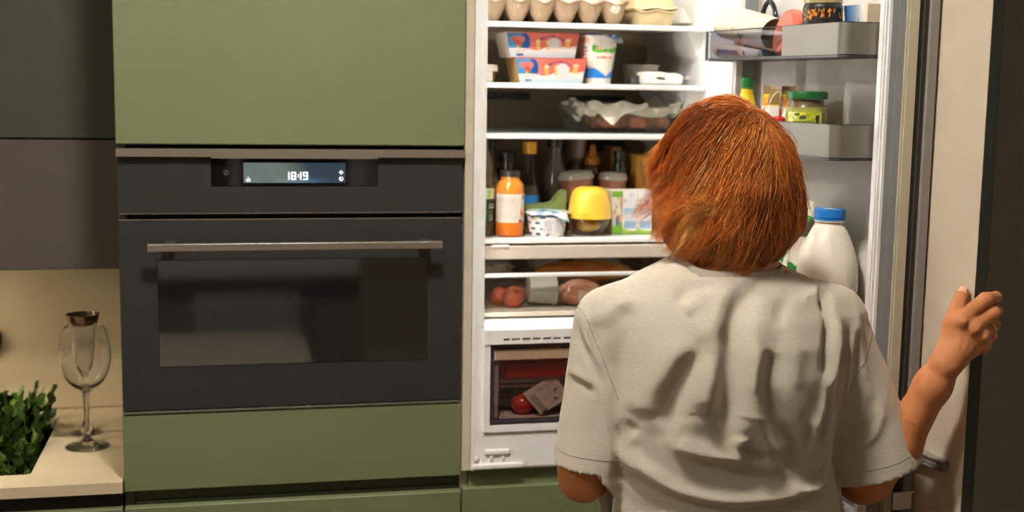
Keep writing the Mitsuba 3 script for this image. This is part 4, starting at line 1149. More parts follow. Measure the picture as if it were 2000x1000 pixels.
pudding(0.885, 0.262, 1.0, 1.0, 'brown pudding cup with a clear domed lid, tilted, behind the yellow food keeper', -5)
pudding(0.953, 0.262, 0.84, 1.0, 'reddish-brown pudding cup with a clear lid, right of the tilted pudding cup')
pd3 = thing('pudding_cup', 'third dessert cup of which only the clear lid shows, at the back', 'dessert cup')
add(pd3 + '__cup', lathe(pud, 40, (0.937, 0.345, zD), np.diag([0.9, 0.9, 1.13, 1])), color=(110, 80, 66), smooth=35)
add(pd3 + '__lid', lathe(lidp, 40, (0.937, 0.345, zD), np.diag([0.9, 0.9, 1.13, 1])), 'mat_lid_clear', 35)
del scene[pd3 + '__cup'], scene[pd3 + '__lid'], labels[pd3]

cb = thing('cardboard_box', 'brown kraft cardboard box standing behind the juice cartons', 'box')
add(cb, bx(1.003, 1.085, 0.262, 0.345, zD, zD + 0.1525, 0.001), color=lambda v: grad((176, 122, 52), (200, 148, 72), meshkit.fbm(v * 40, 3, 3)), gloss='matte', smooth=False)
quad_label(cb + '__print', (1.013, 0.2614, zD + 0.02), (1.084, 0.2614, zD + 0.02), (1.013, 0.2614, zD + 0.15),
           lambda uv: Paint(uv, (192, 138, 64)).lines(0.06, 0.7, 0.55, 0.76, (120, 84, 40), 4, 3, 0.4).disc(0.8, 0.42, 0.1, 0.06, (190, 60, 36)).disc(0.3, 0.5, 0.2, 0.04, (150, 150, 70)).put(abs(uv[:, 1] - 1.0 + 0.35 * abs(uv[:, 0] - 0.1)) < 0.008, (150, 104, 44)).c, 40, 40, 'matte')
gj = thing('jar', 'small dark green jar squeezed between the squeeze bottle and the cardboard box', 'jar')
add(gj + '__glass', lathe([(0, 0), (0.0155, 0), (0.0165, 0.002), (0.0165, 0.13), (0.013, 0.142), (0, 0.142)], 36, (0.9805, 0.300, zD)), color=(34, 44, 30), gloss='gloss', smooth=35)
add(gj + '__cap', lathe([(0, 0.1425), (0.0145, 0.1425), (0.0145, 0.16), (0, 0.16)], 32, (0.9805, 0.300, zD)), color=(24, 36, 26))
wrap_label(gj + '__label', [(0.0165, 0.0), (0.0165, 0.13)], (0.9805, 0.300, zD), -140, -40, 0.08, 0.125, lambda uv: Paint(uv, (52, 66, 44)).disc(0.5, 0.7, 0.3, 0.14, (180, 60, 44)).disc(0.5, 0.3, 0.35, 0.16, (120, 140, 110)).c, 20, 20)
kb = thing('cardboard_box', 'narrow brown cardboard box at the back left of the kraft box', 'box')
add(kb, bx(0.982, 1.001, 0.36, 0.42, zD, zD + 0.165, 0.001), color=(178, 126, 60), gloss='matte', smooth=False)


def juice(x0, x1, y0, rotn, label, veg):
    k = thing('juice_carton', label, 'carton')
    z1 = zD + 0.0875
    add(k + '__box', bx(x0, x1, y0, y0 + 0.048, zD, z1, 0.0012), color=(238, 234, 226), smooth=False)

    def paint(uv):
        p = Paint(uv, (238, 234, 230))
        p.put(p.v < 0.085 + 0.05 * np.exp(-((p.u - 0.05) / 0.1) ** 2) - 0.02 * p.u, (150, 190, 40))
        p.rect(0.14, 0.94, 0.12, 0.30, (150, 178, 204)).rect(0.12, 0.94, 0.44, 0.60, (178, 202, 222)).rect(0.14, 0.9, 0.33, 0.42, (226, 224, 226))
        p.lines(0.2, 0.9, 0.62, 0.82, (214, 220, 228), 6, 3).lines(0.4, 0.8, 0.86, 0.94, (150, 170, 196), 2, 5, 0.7).rect(0.14, 0.2, 0.74, 0.8, (100, 110, 130))
        return p.c

    def vegp(uv):
        p = Paint(uv, (236, 226, 206))
        n = meshkit.fbm(np.stack([p.u * 5, p.v * 6, p.u * 0], 1), 3, 6)
        p.put(n > 0.56, (206, 178, 146)).put(n < 0.36, (226, 236, 214))
        p.put((p.v > 0.86), (120, 172, 60)).put((p.v < 0.14 + 0.16 * p.u), (120, 176, 50)).disc(0.55, 0.30, 0.16, 0.12, (40, 110, 170)).disc(0.75, 0.36, 0.14, 0.10, (232, 134, 84)).disc(0.5, 0.62, 0.06, 0.03, (90, 70, 60))
        return p.c
    quad_label(k + '__front_print', (x0 + 0.0006, y0 - 0.0005, zD + 0.001), (x1 - 0.0006, y0 - 0.0005, zD + 0.001), (x0 + 0.0006, y0 - 0.0005, z1 - 0.001), vegp if veg else paint, 40, 40)
    return k


juice(0.9275, 0.9495, 0.178, 0, 'small carton with a vegetable picture, left of the two pale blue and white cartons', True)
juice(0.9500, 0.9815, 0.180, 0, 'pale blue and white juice carton, the left one of the pair', False)
juice(0.9820, 1.0130, 0.180, 0, 'pale blue and white juice carton, the right one of the pair, next to the hair', False)
sm = thing('yogurt_cup', 'white cup with green print at the right end of the lowest shelf', 'yogurt cup')
add(sm + '__cup', lathe([(0, 0), (0.022, 0), (0.0225, 0.002), (0.027, 0.052), (0.029, 0.053), (0.029, 0.0555), (0, 0.0555)], 40, (1.058, 0.20, zD)), color=(232, 228, 216), smooth=35)
wrap_label(sm + '__print', [(0.0225, 0.002), (0.027, 0.052)], (1.058, 0.20, zD), -170, -10, 0.004, 0.05, lambda uv: Paint(uv, (230, 226, 214)).disc(0.25, 0.7, 0.14, 0.2, (60, 120, 40)).disc(0.55, 0.4, 0.12, 0.15, (110, 160, 70)).rect(0, 1, 0.02, 0.14, (90, 84, 50)).c, 40, 24)

# ---------------------------------------------------------------- crisper drawer
cz = 1.1682


def blob(c, r, seed, amp=0.25, sub=4, sc=1.0):
    m = trimesh.creation.icosphere(sub, 1.0)
    v = np.array(m.vertices)
    v = v * (1 + amp * (meshkit.fbm(v * 1.7 * sc + seed, 3, seed) - 0.5))[:, None]
    m.vertices = v * np.asarray(r) + np.asarray(c)
    return m


tb = thing('tomato_bag', 'orange-red tomatoes in a bag at the left of the clear drawer', 'food pack')
for c, r in (((0.722, 0.145, cz + 0.021), 0.021), ((0.700, 0.175, cz + 0.018), 0.018), ((0.736, 0.185, cz + 0.019), 0.019)):
    add(tb + '__tomato', blob(c, (r, r, r * 0.95), 3, 0.08, 3), color=(206, 96, 56), smooth=True)
add(tb + '__bag', blob((0.719, 0.165, cz + 0.0235), (0.036, 0.042, 0.0225), 11, 0.12, 3), 'mat_clear', True)
pt = thing('plastic_tub', 'clear round plastic tub on its side in the middle of the clear drawer', 'tub')
add(pt, lathe([(0, 0), (0.026, 0), (0.0275, 0.003), (0.031, 0.05), (0.033, 0.05), (0.033, 0.053), (0, 0.053)], 48, (0.755, 0.16, cz + 0.034), rot([0, 1, 0], 90) @ rot([0, 0, 1], 0)), 'mat_lid_clear', 35)
mp = thing('meat_pack', 'pink meat in wrinkled clear plastic, right in the clear drawer', 'food pack')
add(mp + '__meat', blob((0.858, 0.155, cz + 0.026), (0.045, 0.035, 0.025), 5, 0.25, 4), color=lambda v: grad((178, 112, 84), (226, 176, 150), (meshkit.fbm(v * 50, 3, 2) - 0.3) * 2.2), smooth=True, gloss='gloss')
for i, (x, z, r) in enumerate(((0.848, 0.022, -20), (0.874, 0.030, 15), (0.892, 0.018, 40))):
    add(mp + '__film', front(aff.rotate(Polygon([(x, cz + z - 0.012), (x + 0.02, cz + z - 0.004), (x + 0.012, cz + z + 0.014), (x - 0.006, cz + z + 0.010)]), r), 0.114, 0.1145), color=(232, 204, 188), smooth=False, gloss='gloss')
bl = thing('bread_loaf', 'orange-brown long loaf lying on top behind the clear drawer front', 'bread')
add(bl, blob((0.895, 0.26, cz + 0.052), (0.105, 0.04, 0.021), 8, 0.12, 4), color=lambda v: grad((206, 112, 32), (232, 168, 82), (meshkit.fbm(v * 30, 3, 2) - 0.3) * 2), smooth=True)
for i, (c, r, col, lab) in enumerate((((0.705, 0.33, cz + 0.052), (0.055, 0.05, 0.022), (214, 202, 180), 'pale crumpled paper bag at the back left of the clear drawer'), ((0.842, 0.38, cz + 0.05), (0.035, 0.05, 0.024), (220, 212, 192), 'pale crumpled bag at the back of the clear drawer, behind the orange loaf'), ((0.955, 0.37, cz + 0.05), (0.05, 0.05, 0.028), (176, 164, 136), 'olive-beige bag at the back right of the clear drawer'))):
    k = thing('food_bag', lab, 'bag')
    add(k, blob(c, r, 20 + i, 0.4, 4, 2.0), color=col, smooth=True)
dg = thing('food_bag', 'small dark purple package between the pale bags in the clear drawer', 'bag')
add(dg, blob((0.775, 0.27, cz + 0.046), (0.02, 0.02, 0.014), 31, 0.4, 3), color=(70, 58, 58), smooth=True)

# ---------------------------------------------------------------- lower drawer
rz = 1.0412
rb = thing('food_bag', 'large red plastic bag on the upper tray of the lowest drawer', 'bag')
m = displaced(rbox(0.678, 1.06, 0.020, 0.30, 1.0532, 1.0885, 0.010), 0.0, 1)
add(rb, m, color=(204, 34, 42), smooth=30, gloss='gloss')
fz = 0.98
tm = thing('tomato', 'bright red tomato at the bottom left of the lowest drawer', 'tomato')
add(tm, blob((0.7225, 0.05, fz + 0.020), (0.0225, 0.02, 0.0195), 4, 0.06, 4), color=(200, 40, 26), smooth=True, gloss='gloss')
gb = thing('salad_bag', 'dark green salad leaves at the bottom of the lowest drawer', 'bag')
gr_ = np.random.default_rng(5)
ms = []
for i in range(46):
    c = np.array((gr_.uniform(0.70, 1.02), gr_.uniform(0.085, 0.2), fz + gr_.uniform(0.010, 0.036)))
    m, _, _ = frilly_leaf(c, gr_.normal(0, 1, 3) * [1, 1, 0.3], 0.04, 0.012, 0.2, gr_)
    v = np.array(m.vertices)
    v[:, 2] = np.clip(v[:, 2], fz + 0.002, fz + 0.05)
    v[:, 1] = np.clip(v[:, 1], 0.075, 0.3)
    m.vertices = v
    ms.append(m)
add(gb, ms, color=(66, 92, 42), smooth=True, gloss='leaf', kind='stuff')
lp = thing('food_pack', 'white paper-labelled pack lying tilted in front of the salad in the lowest drawer', 'food pack')
u_ = np.array([0.0535, 0.0, 0.0335])
v_ = np.array([0.026, 0.0, -0.0445]) * 0.92
p0_ = np.array([0.7195, 0.028, 1.0235]) + [0.012, 0, -0.0]


def price_paint(uv):
    p = Paint(uv, (224, 214, 202))
    n = meshkit.fbm(np.stack([p.u * 8, p.v * 8, p.u * 0], 1), 3, 3)
    p.c = grad((206, 196, 184), (234, 226, 216), n)
    p.put((p.u > 0.06) & (p.u < 0.24) & (p.v < 0.75) & (np.sin(p.v * 120) > -0.2), (74, 66, 60))
    p.lines(0.34, 0.9, 0.15, 0.9, (170, 160, 150), 9, 4, 0.5).disc(0.78, 0.5, 0.05, 0.05, (80, 72, 66)).disc(0.62, 0.22, 0.05, 0.05, (80, 72, 66))
    return p.c


P00 = np.array([0.752, 0.022, 0.9835])
quad_label(lp + '__label', P00, P00 + [0.058, 0.003, 0.034], P00 + [-0.0345, 0.006, 0.041], price_paint, 40, 40, 'matte', label='white paper label')
nv = np.cross([0.058, 0.003, 0.034], [-0.0345, 0.006, 0.041])
nv /= np.linalg.norm(nv)
if nv[1] < 0:
    nv = -nv
cs = [P00, P00 + [0.058, 0.003, 0.034], P00 + [-0.0345, 0.006, 0.041], P00 + [0.0235, 0.009, 0.075]]
add(lp + '__pack', hull([c + nv * 0.0008 for c in cs] + [c * 0.94 + np.mean(cs, 0) * 0.06 + nv * 0.016 for c in cs]), color=(150, 50, 40), smooth=False)
rp = thing('food_pack', 'dark red wrapped pack at the bottom right of the lowest drawer', 'food pack')
add(rp, displaced(rbox(0.80, 0.95, 0.02, 0.065, fz + 0.0003, fz + 0.018, 0.006), 0, 1), color=(140, 46, 40), gloss='gloss')

# ---------------------------------------------------------------- food in the door


def door_lathe(prof, N, L, z, n=48, M=None):
    p = dpt(N, L, z)
    return lathe(prof, n, p, M)


b1, b2, b3 = 1.6508, 1.4978, 1.1583
DANG = -7.0        # the door's inner face looks towards this turn from -x

wt = thing('tumbler', 'white cup lying tilted on its side in the top door bin', 'cup')
ax = dpt(0.112, 0.212, 1.6875) - dpt(0.108, 0.022, 1.7190)
axis = ax / np.linalg.norm(ax)


def along(axis):
    z = np.asarray(axis, float) / np.linalg.norm(axis)
    x = np.cross([0, 0, 1.0], z)
    x /= np.linalg.norm(x)
    M = np.eye(4)
    M[:3, 0], M[:3, 1], M[:3, 2] = x, np.cross(z, x), z
    return M


wprof = [(0, 0), (0.020, 0.0), (0.027, 0.004), (0.0295, 0.012), (0.0295, 0.10), (0.0285, 0.150), (0.0270, 0.184), (0.0258, 0.184), (0.027, 0.15), (0.0275, 0.02), (0, 0.018)]
add(wt + '__cup', lathe(wprof, 64, dpt(0.108, 0.024, 1.7175), along(axis)), color=(222, 208, 188), smooth=35)
for s in (0.085, 0.107):
    q0 = dpt(0.108, 0.024, 1.7175) + axis * s
    p_ = [q0 + (np.array(nN) * math.cos(a) + np.array([0, 0, 1.0]) * math.sin(a)) * 0.0298 for a in np.linspace(-0.75, -0.05, 9)]
    add(wt + '__gold_stroke', tube(p_, 0.0006, 6), color=(206, 160, 84), smooth=True)
lo = thing('mug', 'black mug whose rounded handle shows above the white cup in the top door bin', 'mug')
mc = dpt(0.0750, 0.120, b1 + 0.0008)
add(lo + '__body', lathe([(0, 0), (0.020, 0), (0.0215, 0.003), (0.0215, 0.030), (0.0195, 0.030), (0.019, 0.004), (0, 0.004)], 40, mc), color=(24, 26, 30), gloss='gloss', smooth=35)
hd = [mc + dL * (-0.028 + 0.028 * (1 - math.cos(a))) + np.array([0, 0, 0.038 + 0.058 * math.sin(a)]) + dL * 0.0 for a in np.linspace(0, np.pi, 22)]
add(lo + '__handle', tube(hd, 0.0042, 12), color=(22, 28, 36), smooth=True, gloss='gloss')
pk_ = thing('plastic_bowl', 'coral pink plastic bowl leaning behind the metal front of the top door bin', 'bowl')
Mb = along(nN * 0.95 + np.array([0, 0, 0.22]) - dL * 0.18)
add(pk_, lathe([(0, 0.0), (0.026, 0.0), (0.030, 0.002), (0.0335, 0.010), (0.0345, 0.0215), (0.0325, 0.0215), (0.0315, 0.011), (0.0285, 0.005), (0, 0.004)], 56, dpt(0.1385, 0.268, 1.6905), Mb @ np.diag([1.15, 1.15, -0.9, 1])), color=(238, 122, 100), smooth=35)
tu = thing('cream_tube', 'white tube with a purple print lying at the bottom left of the top door bin', 'tube')
ta, tb_ = dpt(0.130, 0.040, b1 + 0.0145), dpt(0.130, 0.185, b1 + 0.0065)
tax = (tb_ - ta) / np.linalg.norm(tb_ - ta)
add(tu + '__body', lathe([(0, 0), (0.008, 0.0), (0.0115, 0.004), (0.0125, 0.012), (0.0125, 0.03), (0.0085, 0.10), (0.0055, 0.148), (0, 0.148)], 40, ta, along(tax)), color=(236, 226, 216), smooth=True)
m, uv = patch(lambda U, V: [ta[k] + tax[k] * (0.022 + 0.09 * U) + (nN[k] * np.cos(V) + (k == 2) * np.sin(V)) * (0.0129 - 0.0048 * np.clip((0.022 + 0.09 * U - 0.03) / 0.075, 0, 1)) for k in range(3)], np.linspace(0, 1, 24), np.linspace(-0.75, 0.2, 10))
add(tu + '__print', m, smooth=True, color=(80, 70, 130))

dj = thing('jar', 'black jar with an orange leaf pattern in the top door bin', 'jar')
JN, JL = 0.1120, 0.345
jpd = [(0, 0), (0.029, 0), (0.0305, 0.002), (0.0305, 0.072), (0.0295, 0.0765), (0.027, 0.079), (0, 0.079)]
add(dj + '__body', door_lathe(jpd, JN, JL, b1 + 0.0002), color=(28, 27, 28), smooth=35)


def leaf_paint(uv):
    p = Paint(uv, (28, 27, 28))
    r = np.random.default_rng(8)
    for i in range(46):
        a, b, t = r.uniform(0, 1), r.uniform(0.80, 1.0) - 0.03 * (i % 3), r.uniform(0, np.pi)
        du, dv = (p.u - a) * 2.6, (p.v - b)
        x, y = du * np.cos(t) + dv * np.sin(t), -du * np.sin(t) + dv * np.cos(t)
        p.put((abs(x) < 0.06) & (abs(y) < 0.026 * (1 - (x / 0.06) ** 2)), (238, 150, 36) if i % 4 else (214, 110, 24))
    return p.c


wrap_label(dj + '__print', jpd[2:4], dpt(JN, JL, b1), 120, 320, 0.003, 0.0715, leaf_paint, 220, 90)
add(dj + '__lid', door_lathe([(0, 0.0792), (0.0285, 0.0792), (0.0295, 0.081), (0.0295, 0.092), (0.027, 0.094), (0, 0.094)], JN, JL, b1), color=(176, 160, 110), gloss='gloss')
sc_ = thing('food_carton', 'small blue and white trapezoid carton at the near end of the top door bin', 'carton')
NB0, NB1, LB0, LB1, zb0, zb1 = 0.058, 0.092, 0.372, 0.436, b1 + 0.0003, b1 + 0.0755
e = 0.010
cor = lambda N, L, z: dpt(N, L, z)
P8 = [cor(NB0, LB0 + e, zb0), cor(NB1 - e * 0.4, LB0 + e, zb0), cor(NB0, LB1 - e, zb0), cor(NB1 - e * 0.4, LB1 - e, zb0), cor(NB0, LB0, zb1), cor(NB1, LB0, zb1), cor(NB0, LB1, zb1), cor(NB1, LB1, zb1)]
add(sc_ + '__box', hull(P8), color=(222, 204, 176), smooth=False, gloss='matte', label='cream end face')
o = nN * 0.0005


def carton_paint(uv):
    p = Paint(uv, (220, 222, 226))
    p.c = grad((56, 104, 158), (226, 224, 222), (p.u - 0.15 + 0.5 * (p.v < 0.5) * (0.5 - p.v)) / 0.55)
    p.put(p.u < 0.12, (44, 66, 100)).rect(0.72, 1.0, 0.52, 0.62, (206, 32, 34)).rect(0.60, 0.64, 0.45, 0.72, (44, 60, 92)).put((p.u > 0.86 - 0.25 * (p.v - 0.9)), (230, 210, 178))
    p.rect(0.78, 0.93, 0.48, 0.60, (206, 32, 34))
    return p.c


quad_label(sc_ + '__front_print', P8[1] + o, P8[3] + o, P8[5] + o, carton_paint, 40, 40, p11=P8[7] + o, label='blue and white printed face')

lj = thing('lemon_juice_bottle', 'yellow lemon juice bottle with a green cap in the middle door bin', 'bottle')
lpf = [(0, 0), (0.022, 0), (0.024, 0.003), (0.025, 0.03), (0.0235, 0.05), (0.0185, 0.066), (0.0135, 0.080), (0.0105, 0.094), (0.0098, 0.1), (0, 0.1)]
add(lj + '__body', door_lathe(lpf, 0.1245, 0.142, b2 + 0.0002), color=(246, 206, 26), smooth=35)
add(lj + '__ring', door_lathe([(0.009, 0.1002), (0.0112, 0.1002), (0.0112, 0.1035), (0.009, 0.1035)], 0.1245, 0.142, b2), color=(30, 120, 40))
add(lj + '__cap', door_lathe([(0, 0.1045), (0.0112, 0.1045), (0.0116, 0.106), (0.0114, 0.117), (0.0102, 0.1185), (0, 0.1185)], 0.1245, 0.142, b2), color=(18, 102, 40), label='green cap')


def sachet(N, L, turn, tilt, label, seed):
    k = thing('sauce_sachet', label, 'sachet')
    w, h = 0.050, 0.102
    c = dpt(N, L, b2 + 0.004)
    a = math.radians(turn)
    du = dL * math.cos(a) + nN * math.sin(a)
    dn = nN * math.cos(a) - dL * math.sin(a)
    up = np.array([0, 0, 1.0]) * math.cos(math.radians(tilt)) - dn * math.sin(math.radians(tilt))

    def surf(sgn):
        def fn(U, V):
            th_ = 0.009 * np.sin(np.pi * np.clip(U * 1.0, 0, 1)) * np.clip(np.sin(np.pi * np.clip((V - 0.02) / 0.9, 0, 1)), 0, 1) ** 0.6
            bend = 0.012 * V ** 2 + 0.0022 * np.sin(V * 13 + seed) * np.sin(U * 5 + seed) * (sgn > 0)
            return [c[q] + du[q] * (U - 0.5) * w + up[q] * V * h + dn[q] * (sgn * th_ + bend * 0.4 + 0.006 * np.sin((U - 0.5) * 2.5) * V) for q in range(3)]
        return fn

    def paint(uv):
        p = Paint(uv, (222, 214, 202))
        p.put(p.v > 0.66, (214, 168, 40)).put((p.v > 0.86), (110, 86, 44)).put((p.v > 0.55) & (p.v < 0.80) & (p.u > 0.1) & (p.u < 0.55) & (meshkit.noise(np.stack([p.u * 9, p.v * 12, p.u * 0 + seed], 1)) > 0.4), (206, 110, 40))
        p.put((p.v > 0.70) & (p.u > 0.5), (122, 98, 52)).put((p.v > 0.42) & (p.v < 0.66) & (p.u < 0.5), (226, 206, 190)).put((p.v > 0.36) & (p.v < 0.62) & (abs(p.u - 0.25 - 0.3 * (p.v - 0.4)) < 0.07), (216, 96, 44))
        p.put((p.v > 0.14) & (p.v < 0.40) & (abs(p.u - 0.22) < 0.09), (70, 140, 160)).put((p.v > 0.12) & (p.v < 0.36) & (abs(p.u - 0.36) < 0.04), (206, 90, 60)).put((p.v > 0.40) & (p.v < 0.48) & (p.u > 0.6), (50, 70, 110)).put(p.v < 0.06, (200, 196, 190))
        return p.c
    m, uv = patch(surf(1), np.linspace(0, 1, 24), np.linspace(0, 1, 48))
    add(k + '__front_foil', m, smooth=True, color=paint(uv), gloss='gloss')
    m, uv = patch(surf(-1), np.linspace(0, 1, 12), np.linspace(0, 1, 24))
    m.invert()
    add(k + '__back_foil', m, smooth=True, color=(150, 130, 100), gloss='gloss')


sachet(0.126, 0.216, -12, 6, 'yellow and white sauce sachet in the middle door bin, the farther of two', 1)
sachet(0.112, 0.247, -12, 8, 'yellow and white sauce sachet in the middle door bin, next to the green-lidded jar', 4)

pj = thing('pesto_jar', 'glass jar of pale green spread with a dark green lid in the middle door bin', 'jar')
PN, PL = 0.1165, 0.318
pjp = [(0, 0), (0.030, 0), (0.0325, 0.003), (0.033, 0.02), (0.033, 0.066), (0.0315, 0.073), (0.0275, 0.0785), (0.0272, 0.0845)]
scene['mat_jar_glass'] = {'type': 'thindielectric', 'int_ior': 1.45, 'specular_transmittance': {'type': 'rgb', 'value': [0.93, 0.94, 0.90]}}
fillp = [(0, 0.002), (0.031, 0.002), (0.0318, 0.02), (0.0318, 0.063), (0.0305, 0.0715), (0, 0.0720)]


def fill_color(v):
    z = v[:, 2] - b2
    n = meshkit.fbm(v * 110, 3, 6)
    return grad((150, 152, 62), (186, 188, 92), n * 1.4 - 0.2)


fm = door_lathe(fillp, PN, PL, b2 + 0.0002, 72)
fm = trimesh.Trimesh(*trimesh.remesh.subdivide_to_size(fm.vertices, fm.faces, 0.006), process=False)
add(pj + '__spread', fm, color=fill_color, smooth=35, label='pale green spread')
add(pj + '__residue', door_lathe([(0.0312, 0.0688), (0.0272, 0.0758), (0.0268, 0.0838), (0, 0.0838)], PN, PL, b2 + 0.0002), color=(106, 84, 54), smooth=35)
add(pj + '__glass', door_lathe(pjp, PN, PL, b2 + 0.0002, 64), 'mat_jar_glass', 35)
add(pj + '__lid', door_lathe([(0, 0.0848), (0.0315, 0.0848), (0.0322, 0.086), (0.0322, 0.0945), (0.0312, 0.0962), (0.027, 0.0972), (0, 0.0962)], PN, PL, b2, 64), color=(24, 92, 44), smooth=35, label='dark green lid', gloss='semi')


def pesto_paint(uv):
    p = Paint(uv, (214, 214, 60))
    n = meshkit.fbm(np.stack([p.u * 9, p.v * 9, p.u * 0], 1), 3, 4)
    p.c = grad((226, 222, 80), (170, 184, 40), n * 1.8 - 0.4)
    p.put((p.u < 0.3) & (n > 0.5), (240, 240, 190))
    p.disc(0.46, 0.84, 0.10, 0.06, (74, 76, 66)).disc(0.30, 0.93, 0.09, 0.04, (90, 110, 40)).put(abs(p.v - 0.74 - 0.3 * (p.u - 0.6)) < 0.02 + 0.0 * p.u, (160, 160, 60))
    p.rect(0.20, 0.76, 0.66, 0.73, (40, 42, 30)).lines(0.22, 0.74, 0.68, 0.72, (214, 214, 170), 1, 6, 0.7).rect(0.2, 0.8, 0.6, 0.64, (230, 226, 150))
    p.put((p.u > 0.80) & (p.u < 0.92) & (p.v < 0.9), (62, 60, 40)).put(p.u > 0.94, (228, 226, 100))
    return p.c


wrap_label(pj + '__label', [(0.0332, 0.0), (0.0332, 0.066)], dpt(PN, PL, b2), 190, 290, 0.012, 0.0645, pesto_paint, 80, 50, label='yellow-green label')
rc = thing('red_tube', 'small red tube top beside the green-lidded jar in the middle door bin', 'tube')
add(rc, door_lathe([(0, 0.0), (0.010, 0.0), (0.011, 0.002), (0.011, 0.052), (0.009, 0.055), (0, 0.056)], 0.137, 0.268, b2 + 0.0002, 32), color=(198, 40, 36))

mb = thing('milk_bottle', 'large white plastic milk bottle with a blue cap in the lowest door bin', 'bottle')
MN, ML, mz = 0.108, 0.385, b3 + 0.0002
mbp = [(0, 0), (0.043, 0), (0.047, 0.004), (0.048, 0.02), (0.048, 0.120), (0.0468, 0.124), (0.0478, 0.128), (0.0478, 0.150), (0.046, 0.170), (0.041, 0.190), (0.034, 0.208), (0.0275, 0.222), (0.0232, 0.2295), (0.022, 0.232), (0.022, 0.2345), (0.0240, 0.2355), (0.0240, 0.2375), (0, 0.2375)]
add(mb + '__body', door_lathe(mbp, MN, ML, mz, 72), color=(244, 236, 220), smooth=40)
capp = [(0, 0.2378), (0.0235, 0.2378), (0.0238, 0.2405), (0.0226, 0.2415), (0.0238, 0.2425), (0.0238, 0.2535), (0.0225, 0.255), (0, 0.2552)]
add(mb + '__cap', door_lathe(capp, MN, ML, mz, 64), color=(32, 122, 206), smooth=35, label='blue screw cap')
quad_label(mb + '__cap__print', dpt(MN + 0.012, ML - 0.008, mz + 0.2556), dpt(MN - 0.006, ML - 0.008, mz + 0.2556), dpt(MN + 0.012, ML + 0.010, mz + 0.2556), lambda uv: Paint(uv, (226, 228, 232)).lines(0.1, 0.9, 0.1, 0.9, (120, 140, 170), 4, 3).c, 12, 12)


def milk_paint(uv):
    p = Paint(uv, (240, 232, 216))
    for a, b, ra, rb in ((0.66, 0.92, 0.05, 0.07), (0.72, 0.84, 0.03, 0.16), (0.69, 0.98, 0.06, 0.03), (0.80, 0.95, 0.05, 0.05), (0.5, 0.3, 0.12, 0.16), (0.62, 0.2, 0.06, 0.2), (0.3, 0.6, 0.1, 0.2)):
        p.disc(a, b, ra, rb, (28, 86, 190))
    p.rect(0.60, 0.66, 0.78, 0.84, (70, 70, 80))
    return p.c


wrap_label(mb + '__label', [(0.048, 0.02), (0.048, 0.12)], dpt(MN, ML, mz), 130, 330, 0.03, 0.118, milk_paint, 90, 50, label='label with blue spots')

mk = thing('milk_carton', 'white milk carton with green cow spots behind the milk bottle', 'carton')
KN, KL, hw = 0.0975, 0.300, 0.036
kz0, kz1, kz2, kz3 = b3 + 0.0002, b3 + 0.205, b3 + 0.238, b3 + 0.262
tw = math.radians(14)
ku, kn_ = dL * math.cos(tw) + nN * math.sin(tw), nN * math.cos(tw) - dL * math.sin(tw)
kc = dpt(KN, KL, 0)
kp = lambda a, b, z: kc + ku * a + kn_ * b + np.array([0, 0, z])
body = hull([kp(a, b, z) for a in (-hw, hw) for b in (-hw, hw) for z in (kz0, kz1)])
gable = hull([kp(a, b, kz1 + 0.0002) for a in (-hw, hw) for b in (-hw, hw)] + [kp(a, 0.001, kz2) for a in (-hw, hw)])
add(mk + '__body', body, color=(240, 236, 222), smooth=False)
add(mk + '__gable', gable, color=(34, 146, 60), smooth=False, label='green gable')
add(mk + '__top_seam', hull([kp(a, b, z) for a in (-hw, hw) for b in (-0.0012, 0.0012) for z in (kz2 - 0.001, kz3)]), color=(240, 232, 214), smooth=False)
add(mk + '__side_fold', hull([kp(hw + 0.0004, -hw * 0.9, kz1 + 0.001), kp(hw + 0.0004, hw * 0.9, kz1 + 0.001), kp(hw + 0.0008, 0, kz2 - 0.004), kp(hw - 0.001, 0, kz1 + 0.002)]), color=(60, 70, 56), smooth=False)


def cow(seed):
    def paint(uv):
        p = Paint(uv, (240, 234, 220))
        q = np.stack([p.u * 2.4, p.v * 5.6, p.u * 0 + seed], 1)
        f = meshkit.fbm(q + 0.35 * meshkit.noise(q * 2.1, 5)[:, None], 2, seed)
        p.put(f > 0.530, (96, 140, 60)).put(f > 0.545, (16, 122, 52))
        return p.c
    return paint


o = kn_ * 0.0006
quad_label(mk + '__spots', kp(-hw, hw, kz0) + o, kp(hw, hw, kz0) + o, kp(-hw, hw, kz1) + o, cow(3), 70, 160, label='green cow spots')
o = ku * 0.0006
quad_label(mk + '__spots', kp(hw, hw, kz0) + o, kp(hw, -hw, kz0) + o, kp(hw, hw, kz1) + o, cow(9), 70, 160)
# ---------------------------------------------------------------- the person: modelling tools


